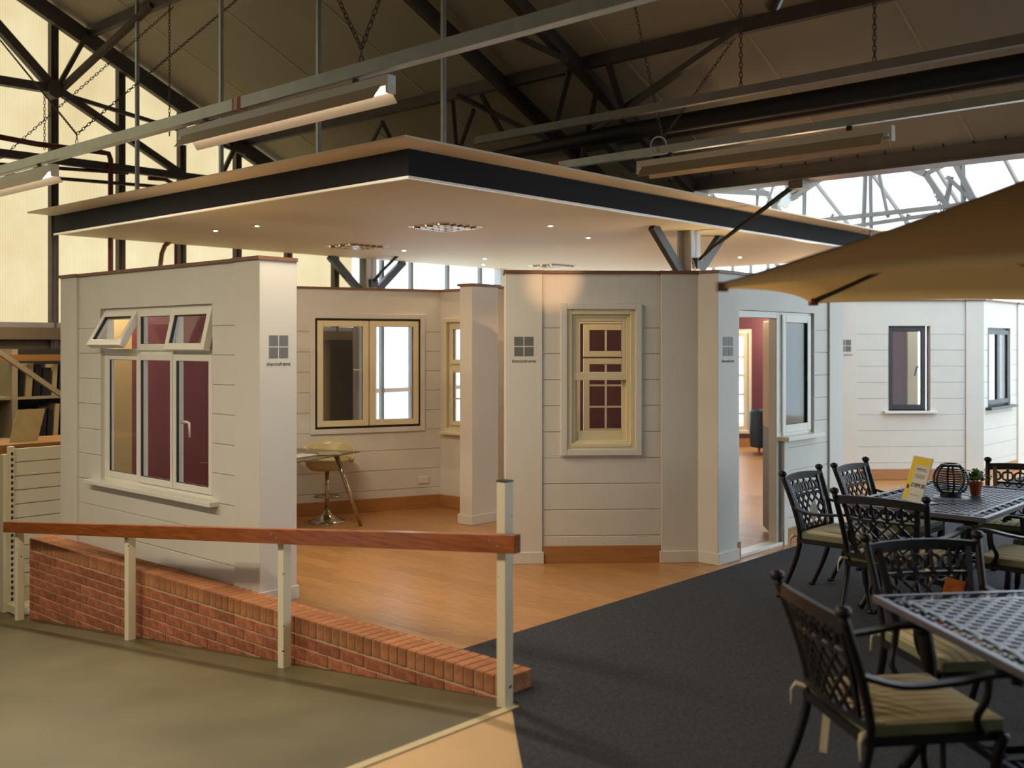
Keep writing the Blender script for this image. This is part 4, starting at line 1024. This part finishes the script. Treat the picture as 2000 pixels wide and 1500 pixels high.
for i, (bk, fv, lab) in enumerate(chairs):
    o = chair0 if i == 0 else copy_tree(chair0)
    fv = Vector(fv).normalized(); pos_ = Vector((bk[0], bk[1], 0.004)) + fv*0.34
    o.location = pos_; o.rotation_euler = (0, 0, face(fv)); tag(o, lab, 'chair', GRP); placed.append((o, pos_, fv))
def clip_line(p, d, x0, x1, y0, y1):
    t0, t1 = -99, 99
    for a, v, lo_, hi in ((p[0], d[0], x0, x1), (p[1], d[1], y0, y1)):
        if abs(v) < 1e-9:
            if a < lo_ or a > hi: return None
        else:
            u, w_ = sorted(((lo_-a)/v, (hi-a)/v)); t0 = max(t0, u); t1 = min(t1, w_)
    return (t0, t1) if t1-t0 > 0.01 else None
def garden_table(label, corner, ux, L, Wd, H=0.725):
    ux = Vector(ux).normalized(); uy = Vector((-ux.y, ux.x, 0)); o = Vector(corner)
    F = lambda x, y, z: o + ux*x + uy*y + Vector((0,0,z))
    t = thing('garden_table', label, 'table', F(L/2, Wd/2, 0), math.atan2(ux.y, ux.x), group='cast metal garden tables')
    MB().ring(lambda s, n, z: F(s, z, n), 0, L, 0, Wd, 0.03, H-0.03, H).build('rim', 'tabletop', t, bevel=0.003)
    MB().ring(lambda s, n, z: F(s, z, n), 0.10, L-0.10, 0.10, Wd-0.10, 0.022, H-0.016, H-0.003).build('inner_band', 'tabletop', t)
    la = MB(); x0, x1, y0, y1 = 0.115, L-0.115, 0.115, Wd-0.115
    for sg in (-1, 1):
        d = (math.cos(math.radians(45*sg)), math.sin(math.radians(45*sg)))
        for k in range(-40, 41):
            p = (L/2 + k*0.058*(-d[1]), Wd/2 + k*0.058*d[0]); r = clip_line(p, d, x0, x1, y0, y1)
            if r: la.beam(F(p[0]+d[0]*r[0], p[1]+d[1]*r[0], H-0.008-0.001*sg), F(p[0]+d[0]*r[1], p[1]+d[1]*r[1], H-0.008-0.001*sg), 0.023, 0.010)
    la.build('lattice', 'tabletop', t)
    bd = MB()
    def scroll(cx, cy, ang):
        R = Matrix.Rotation(ang, 3, 'Z')
        for s in (-1, 1):
            pts = []
            for i in range(9):
                a = math.radians(i*38); rr = 0.030*(1-i/11); pts.append(R @ Vector((s*(0.028+rr*math.cos(a)), rr*math.sin(a)*s, 0)))
            for i in range(8): bd.beam(F(cx+pts[i].x, cy+pts[i].y, H-0.008), F(cx+pts[i+1].x, cy+pts[i+1].y, H-0.008), 0.012, 0.009)
    nx_, ny_ = int((L-0.1)/0.125), int((Wd-0.1)/0.125)
    for i in range(nx_): 
        for y in (0.062, Wd-0.062): scroll(0.05+(L-0.1)*(i+0.5)/nx_, y, 0.3)
    for i in range(ny_):
        for x in (0.062, L-0.062): scroll(x, 0.05+(Wd-0.1)*(i+0.5)/ny_, math.pi/2+0.3)
    bd.build('scroll_border', 'tabletop', t)['kind'] = 'stuff'
    MB().lathe([(0.13,H-0.014),(0.13,H-0.002),(0.0,H-0.001)], F(L/2,Wd/2,0), 24).build('centre_plate', 'tabletop', t)
    ap = MB().ring(lambda s, n, z: F(s, z, n), 0.06, L-0.06, 0.06, Wd-0.06, 0.02, H-0.06, H-0.03); ap.build('apron', 'castmetal', t)
    for x in (0.14, L-0.14):
        for y in (0.14, Wd-0.14):
            sx_ = -1 if x < L/2 else 1; sy_ = -1 if y < Wd/2 else 1
            p = curve([F(x,y,H-0.03), F(x-sx_*0.03,y-sy_*0.03,H*0.6), F(x-sx_*0.02,y-sy_*0.02,H*0.28), F(x+sx_*0.05,y+sy_*0.05,0.01)], 5)
            MB().tube(p, [0.032]*5+[0.026]*5+[0.022]*6, 10).build('leg', 'castmetal', t, smooth=True)
    sh = MB()
    for k in (-1, 0, 1): sh.beam(F(0.2, Wd/2+k*0.12, 0.24), F(L-0.2, Wd/2+k*0.12, 0.24), 0.02, 0.03)
    for k in range(9): sh.beam(F(0.25+(L-0.5)*k/8, Wd/2-0.14, 0.24), F(0.25+(L-0.5)*k/8, Wd/2+0.14, 0.24), 0.014, 0.02)
    for x in (0.2, L-0.2): sh.beam(F(x, 0.16, 0.24), F(x, Wd-0.16, 0.24), 0.024, 0.03)
    sh.build('stretcher', 'castmetal', t)
    return t, F
t1, FT1 = garden_table('dark cast metal lattice table carrying the lantern and price sign', (2.92,6.37,0.004), uR, 1.55, 0.93)
t2, FT2 = garden_table('nearer dark cast metal lattice table at the right edge', (1.70,3.20,0.004), (0.99,0.13,0), 1.5, 1.23, 0.725)

# lantern
TZ = 0.731
p = on_z(1857, 968, TZ); lx, ly = p.x, p.y
ln = thing('lantern', 'round black slatted lantern in the middle of the far table', 'lantern', (lx, ly, TZ))
MB().lathe([(0.07,0.0),(0.07,0.02),(0.055,0.028)], (lx,ly,TZ), 20).build('base', 'blackpl', ln)
MB().lathe([(0.062,0.21),(0.066,0.215),(0.066,0.225),(0.05,0.228),(0.05,0.21)], (lx,ly,TZ), 20).build('collar', 'blackpl', ln)
for k in range(6):
    a = math.pi/3*k+0.3
    pts = [Vector((lx+r_*math.cos(a), ly+r_*math.sin(a), TZ+z)) for r_, z in ((0.06,0.02),(0.098,0.055),(0.118,0.11),(0.105,0.165),(0.064,0.215))]
    MB().tube(curve(pts, 4), 0.007, 6).build('rib', 'blackpl', ln, smooth=True)
for k in range(11):
    z = 0.035+0.016*k; r_ = 0.12*math.sqrt(max(0.05, 1-((z-0.112)/0.125)**2))
    MB().ringlink((lx,ly,TZ+z), Vector((1,0,0)), Vector((0,1,0)), r_, r_, 0.0035, 22, 5).build('slat', 'blackpl', ln)
# plant
p = on_z(1900, 966, TZ); px_, py_ = p.x+0.02, p.y
pt = thing('potted_plant', 'small green plant in a terracotta pot beside the lantern', 'plant', (px_, py_, TZ))
po = MB().lathe([(0.032,0.0),(0.045,0.075),(0.05,0.075),(0.05,0.09),(0.042,0.09),(0.04,0.07),(0.0,0.07)], (px_,py_,TZ), 20).build('pot', 'terracotta', pt, smooth=False)
MB().lathe([(0.04,0.068),(0.0,0.076)], (px_,py_,TZ), 14).build('soil', 'soil', po)
lfm = MB()
for i in range(320):
    a = random.uniform(0, 6.28); el = random.uniform(0.1, 1.5); r_ = random.uniform(0.03, 0.10)
    c_ = Vector((px_+r_*math.cos(a)*math.cos(el)*1.15, py_+r_*math.sin(a)*math.cos(el)*1.15, TZ+0.10+r_*math.sin(el)*0.85))
    d = Vector((random.uniform(-1,1),random.uniform(-1,1),random.uniform(-0.3,1))).normalized(); u = d.cross(Vector((random.uniform(-1,1),0.3,0.7))).normalized()
    s_ = random.uniform(0.010, 0.018); b = len(lfm.v)
    lfm.v += [c_-d*s_, c_+u*s_*0.55, c_+d*s_, c_-u*s_*0.55]; lfm.f.append((b,b+1,b+2,b+3))
fo = lfm.build('foliage', 'leaf', pt); fo['kind'] = 'stuff'
for i in range(5):
    a = i*1.25; MB().tube([(px_,py_,TZ+0.07),(px_+0.03*math.cos(a),py_+0.03*math.sin(a),TZ+0.13)], 0.003, 5).build('stem', 'leaf', pt)
# price sign
sg0 = on_z(1761, 975, TZ); sg1 = on_z(1799, 985, TZ)
bx = (sg1-sg0).normalized(); wd = 0.225; top_off = Vector((0.085, 0.0, 0.30)); upv = top_off.normalized(); nrm = bx.cross(upv)
sn = thing('price_sign', 'leaning yellow and white price sign on the lantern table', 'sign', sg0+bx*wd/2)
SF = lambda x, y, z: sg0 + bx*x + upv*z + nrm*y
hgt = 0.315
MB().box(SF, 0, wd, -0.006, 0.0, 0, hgt).build('holder', 'acrylic', sn)
MB().box(SF, 0.006, 0.058, 0.0, 0.001, 0.012, hgt-0.008).build('yellow_band', 'yellow', sn)
MB().box(SF, 0.058, wd-0.006, 0.0, 0.001, hgt-0.058, hgt-0.008).build('yellow_header', 'yellow', sn)
for i, (z, w_) in enumerate(((0.232,0.11),(0.220,0.13),(0.19,0.11),(0.18,0.12),(0.17,0.10),(0.05,0.11))): MB().box(SF, 0.075, 0.075+w_, 0.0, 0.001, z-0.004, z+0.002).build('text_line', 'greyink' if i else 'ink', sn)
MB().box(SF, 0.018, 0.044, 0.001, 0.0016, 0.085, 0.112).build('emblem', 'ink', sn)
text('£1099.00', 0.042, SF(0.142, 0.0015, 0.115), bx, nrm, 'ink', sn)
MB().box(lambda x, y, z: sg0+bx*x+Vector((1,0,0))*y+Vector((0,0,z)), 0.0, wd, 0.0, 0.12, 0.0, 0.004).build('foot', 'acrylic', sn)
# papers on and under chairs
def paper(label, center, w_, h_, xd, yd, mtl='paper', nm='swing_tag'):
    x = Vector(xd).normalized(); y = Vector(yd).normalized(); n = x.cross(y); c_ = Vector(center)
    m = MB().box(lambda a, b, c: c_+x*a+y*b+n*c, -w_/2, w_/2, -h_/2, h_/2, -0.001, 0.001)
    return tag(m.build(nm, mtl, origin=c_), label, 'tag', 'paper tags on the chairs')
def chair_pt(i, x, y, z):
    o, p, f = placed[i]; r = Vector((f.y, -f.x, 0)); return p + r*x + f*y + Vector((0,0,z))
o, p, f = placed[0]; rgt = Vector((f.y, -f.x, 0))
paper('white paper on the back of the chair nearest the door', chair_pt(0, 0.02, -0.252, 0.60), 0.10, 0.13, rgt*0.8+Vector((0,0,-0.5)), Vector((0,0,1))+rgt*0.5)
paper('buff tag hanging below the seat of the chair nearest the door', chair_pt(0, 0.18, 0.10, 0.30), 0.05, 0.11, rgt, (0.05,0,1), 'tie')
o, p, f = placed[1]; rgt = Vector((f.y, -f.x, 0))
paper('white card on the back of the second chair from the door', chair_pt(1, 0.02, -0.262, 0.60), 0.09, 0.10, rgt, (0.2,0,1))
o, p, f = placed[3]; rgt = Vector((f.y, -f.x, 0))
paper('orange card leaning on the chair behind the nearer table', chair_pt(3, -0.06, -0.22, 0.60), 0.10, 0.22, rgt+Vector((0,0,0.3)), Vector((0,0,1))-rgt*0.3, 'card', 'price_card')
o, p, f = placed[4]
paper('pale tag hanging below the seat of the nearest chair', chair_pt(4, -0.20, -0.20, 0.29), 0.03, 0.17, Vector((0.8,-0.6,0)), (0.1,0,1), 'tie')

# ================================================================== PARASOL
OX, OY, ZR, RR, RISE = 2.35, 3.90, 2.03, 1.577, 0.555
pa = thing('parasol', 'large beige garden parasol with dark ribs at the right edge', 'parasol', (OX, OY, 0))
a0 = math.radians(181.7)
def hexp(k, r, z): a = a0 - k*math.pi/3; return Vector((OX+r*math.cos(a), OY+r*math.sin(a), z))
apex = Vector((OX, OY, ZR+RISE))
NS, NR = 10, 12
for k in range(6):
    m = MB()
    for i in range(NR+1):
        t = i/NR
        for j in range(NS+1):
            u = j/NS; A = hexp(k, RR*t, 0); B = hexp(k+1, RR*t, 0); pxy = A.lerp(B, u)
            sag = 4*u*(1-u)
            pull = 1 - 0.035*sag*t
            x = OX+(pxy.x-OX)*pull; y = OY+(pxy.y-OY)*pull
            z = ZR + RISE*(1-t)**1.12 - 0.0*sag + 0.02*sag*t - 0.05*sag*t*(1-t)
            m.v.append(Vector((x, y, z)))
    for i in range(NR):
        for j in range(NS): b = i*(NS+1)+j; m.f.append((b, b+1, b+NS+2, b+NS+1))
    # valance hem turned down at the rim
    b0 = len(m.v)
    for j in range(NS+1): v = m.v[NR*(NS+1)+j]; m.v.append(Vector((v.x, v.y, v.z-0.022)))
    for j in range(NS): b = NR*(NS+1)+j; m.f.append((b, b+1, b0+j+1, b0+j))
    m.build('canvas_panel', 'parasol', pa, smooth=True)
    tip = hexp(k, RR-0.01, ZR-0.012); mid = hexp(k, RR*0.52, ZR+RISE*0.44-0.02)
    MB().tube([tip, mid, apex-Vector((0,0,0.04))], 0.0125, 6).build('rib', 'rib', pa)
    MB().tube([hexp(k, 0.05, ZR-0.02), mid], 0.012, 6).build('strut', 'rib', pa)
    MB().box(lambda x, y, z: tip+Vector((x,y,z)), -0.02, 0.02, -0.02, 0.02, -0.02, 0.015).build('tip', 'capwood', pa)
m = MB()
for i in range(4):
    t = i/3
    for k in range(6): v = hexp(k, 0.08+0.30*t, ZR+RISE+0.05-0.10*t); m.v.append(v)
for i in range(3):
    for k in range(6): m.f.append((i*6+k, i*6+(k+1)%6, (i+1)*6+(k+1)%6, (i+1)*6+k))
m.f.append(tuple(range(6)))
m.build('vent_cap', 'parasol', pa)
MB().tube([(OX,OY,0.0),(OX,OY,ZR+RISE)], 0.024, 14).build('pole', 'rib', pa, smooth=True)
MB().lathe([(0.24,0.004),(0.24,0.03),(0.06,0.07),(0.04,0.30),(0.03,0.30)], (OX,OY,0), 24).build('base', 'castmetal', pa, smooth=True)
MB().tube([(OX,OY,ZR-0.06),(OX,OY,ZR+0.02)], 0.05, 14).build('runner', 'rib', pa)

# ================================================================== SHOP SHELVING AT THE LEFT
gq0 = on_c(17, 900, 9.72); gq = gq0.x*CA+gq0.y*SA
go = thing('gondola_shelf', 'cream slotted gondola display unit at the foot of the ramp', 'shelving', G(gq+0.7, 9.75, LOW_Z), TH)
MB().box(GF, gq, gq+0.045, 9.70, 9.76, LOW_Z, 0.87).build('upright', 'gondola', go)
for k in range(26): MB().box(GF, gq+0.012, gq+0.032, 9.697, 9.701, LOW_Z+0.10+0.053*k, LOW_Z+0.128+0.053*k).build('slot', 'slot', go)
for k in range(11):
    z0 = LOW_Z+0.08+0.128*k
    MB().box(GF, gq+0.045, gq+1.35, 9.715, 9.735, z0, z0+0.122).build('back_panel', 'gondola', go, bevel=0.004)
MB().box(GF, gq-0.02, gq+1.37, 9.45, 9.735, LOW_Z+0.01, LOW_Z+0.08).build('plinth', 'gondola', go)
MB().box(GF, gq-0.05, gq+0.0, 9.72, 10.4, LOW_Z, 0.80).build('end_panel', 'gondola', go)
ct = thing('shop_counter', 'ochre wooden counter top behind the gondola unit', 'counter', G(gq+0.3, 10.1, LOW_Z), TH)
MB().box(GF, gq-0.9, gq+1.3, 9.80, 10.5, 0.80, 0.88).build('top', 'ochre', ct, bevel=0.005)
MB().box(GF, gq-0.8, gq+1.2, 9.90, 10.4, LOW_Z, 0.80).build('body', 'dado', ct)
p = G(gq+0.12, 10.0, 0.88)
SBd = lambda x, y, z: p + uR*(x+0.35*z) + uL*(y+0.25*z) + Vector((0,0,z))
tag(MB().box(SBd, 0, 0.26, 0, 0.012, 0, 0.30).build('display_board', 'palebox', origin=p), 'plain tilted board standing on the ochre counter', 'board')
p = G(gq+0.60, 9.9, 0.88)
tag(MB().box(lambda x,y,z: p+uR*x+uL*y+Vector((0,0,z)), 0, 0.3, 0, 0.02, 0, 0.34).build('leaflet_holder', 'paper', origin=p), 'white leaflet holder on the counter against the left booth', 'holder')
# far shelves with dark goods
shq = on_c(0, 770, 11.7); shq = shq.x*CA+shq.y*SA
sh = thing('display_shelves', 'pale wall shelves with dark boxed goods under the yellow gable', 'shelving', G(shq+0.4, 11.8, LOW_Z), TH)
zsh = [1.23, 0.78, 0.30, -0.2]
for z in zsh: MB().box(GF, shq-1.0, shq+1.6, 11.55, 12.0, z-0.03, z).build('shelf', 'shelfpaint', sh)
MB().box(GF, shq-1.0, shq+1.6, 12.0, 12.03, LOW_Z, 1.75).build('back_panel', 'slot', sh)
for x in (-1.0, 0.06, 1.55): MB().box(GF, shq+x, shq+x+0.06, 11.53, 12.0, LOW_Z, 1.75).build('upright', 'shelfpaint', sh)
MB().box(GF, shq-1.0, shq+1.6, 11.5, 11.56, 1.62, 1.69).build('top_rail', 'ochre', sh)
pos_names = ('top', 'middle')
for r_, z in enumerate(zsh[:2]):
    x = shq+0.15; k = 0; seen = {True: 0, False: 0}
    ords = ('first','second','third','fourth','fifth','sixth','seventh','eighth','ninth','tenth')
    while x < shq+1.05:
        w_ = random.choice((0.05, 0.07, 0.09)); h_ = random.uniform(0.28, 0.36); dark = (k % 3 != 1)
        p = G(x, 11.58, z)
        m = MB().box(lambda X,Y,Z: p+uR*(X+0.06*Z)+uL*Y+Vector((0,0,Z)), 0, w_, 0, 0.22, 0, h_)
        b_ = m.build('boxed_item', 'darkbox' if dark else 'palebox', origin=p, bevel=0.004)
        seen[dark] += 1
        tag(b_, '%s slim %s box from the left on the %s far shelf' % (ords[seen[dark]-1], 'dark' if dark else 'pale', pos_names[r_]), 'box', 'boxed goods on the %s far shelf' % pos_names[r_])
        x += w_+0.02; k += 1
tag(MB().beam(on_c(-30,668,11.2), on_c(135,782,11.2), 0.05, 0.05).build('diagonal_brace', 'shelfpaint'), 'pale diagonal bar crossing in front of the far shelves', 'brace')
# panel seen through the alcove window
tag(MB().box(ID, -2.34, -2.05, 13.3, 13.4, -0.004, 1.86).build('dark_panel', 'slot', origin=(-2.2, 13.35, 0)), 'dark upright panel seen through the left alcove casement', 'panel')
tag(MB().tube([(-1.97, 13.1, 0), (-1.97, 13.1, 2.1)], 0.05, 10).build('stand_pipe', 'greysteel', origin=(-1.97, 13.1, 0)), 'grey stand pipe seen through the left alcove casement', 'pipe')

# ================================================================== FURTHER LAMPS OF THE HALL (same fittings, outside the view)
R0Q = 1.0
rail_('light rail over the ramp outside the view', R0Q, R1Z, 2.5, 12.2, 0.075, 0.085)
for c_, lb in ((3.0, 'lit fitting over the head of the ramp outside the view'), (6.2, 'lit fitting over the middle of the ramp outside the view')):
    fixture(lb, R0Q, R1Z-0.075, c_, c_+2.4, 70)
spt = thing('spot_lamp', 'small warm spot lamp clipped to the long rail', 'lamp', G(R1Q, 2.2, R1Z-0.1), TH)
MB().tube([G(R1Q, 2.2, R1Z-0.04), G(R1Q+0.02, 2.22, R1Z-0.12), G(R1Q+0.14, 2.34, R1Z-0.16)], [0.012, 0.03, 0.04], 12).build('head', 'blackpl', spt)
src = G(R1Q+0.17, 2.37, R1Z-0.17); dst = FC(0.40, 0, 2.33); dr = (dst-src).to_track_quat('-Z', 'Y').to_euler()
l_ = lamp('SPOT', 'spot_beam', src, 300, (1.0, 0.55, 0.27), spot_size=math.radians(8.5), spot_blend=0.9, shadow_soft_size=0.03, rot=dr)

# added lamps, unseen behind the booth walls, to brighten the dark interiors
def globe(label, q, c, z, dq, dc, e):
    t = thing('fill_lamp', label, 'lamp', G(q, c, z), TH, group='added globe fill lamps behind the booth walls')
    MB().tube([G(q-dq*0.16, c-dc*0.16, z+0.02), G(q-dq*0.05, c-dc*0.05, z+0.02), G(q, c, z+0.05)], 0.01, 8).build('bracket', 'chrome', t)
    MB().lathe([(0.02,-0.058),(0.05,-0.04),(0.062,0.0),(0.05,0.04),(0.02,0.058)], G(q, c, z), 18).build('globe', 'globe', t, smooth=True)
    lamp('POINT', 'fill_lamp_glow', G(q, c, z), e, (1.0, 0.74, 0.48), shadow_soft_size=0.07, parent=t)
M['globe'] = glassy('opal_globe', (1.0, 0.9, 0.75), 0.05, 0.3, 0.3, (1, 0.9, 0.7))
globe('added globe fill lamp on the inner face of the left booth wall', 4.44, 8.68, 2.2, 1, 0, 26)
globe('added globe fill lamp on the steel column inside the showroom', 10.12, 6.14, 2.2, 0, -1, 30)
globe('added globe fill lamp on the rear showroom wall beside the barred window', 16.5, 8.2, 2.16, -0.7, -0.7, 80)
globe('added globe fill lamp behind the centre booth wall', 6.95, 5.5, 2.2, 0.7, 0.7, 7)
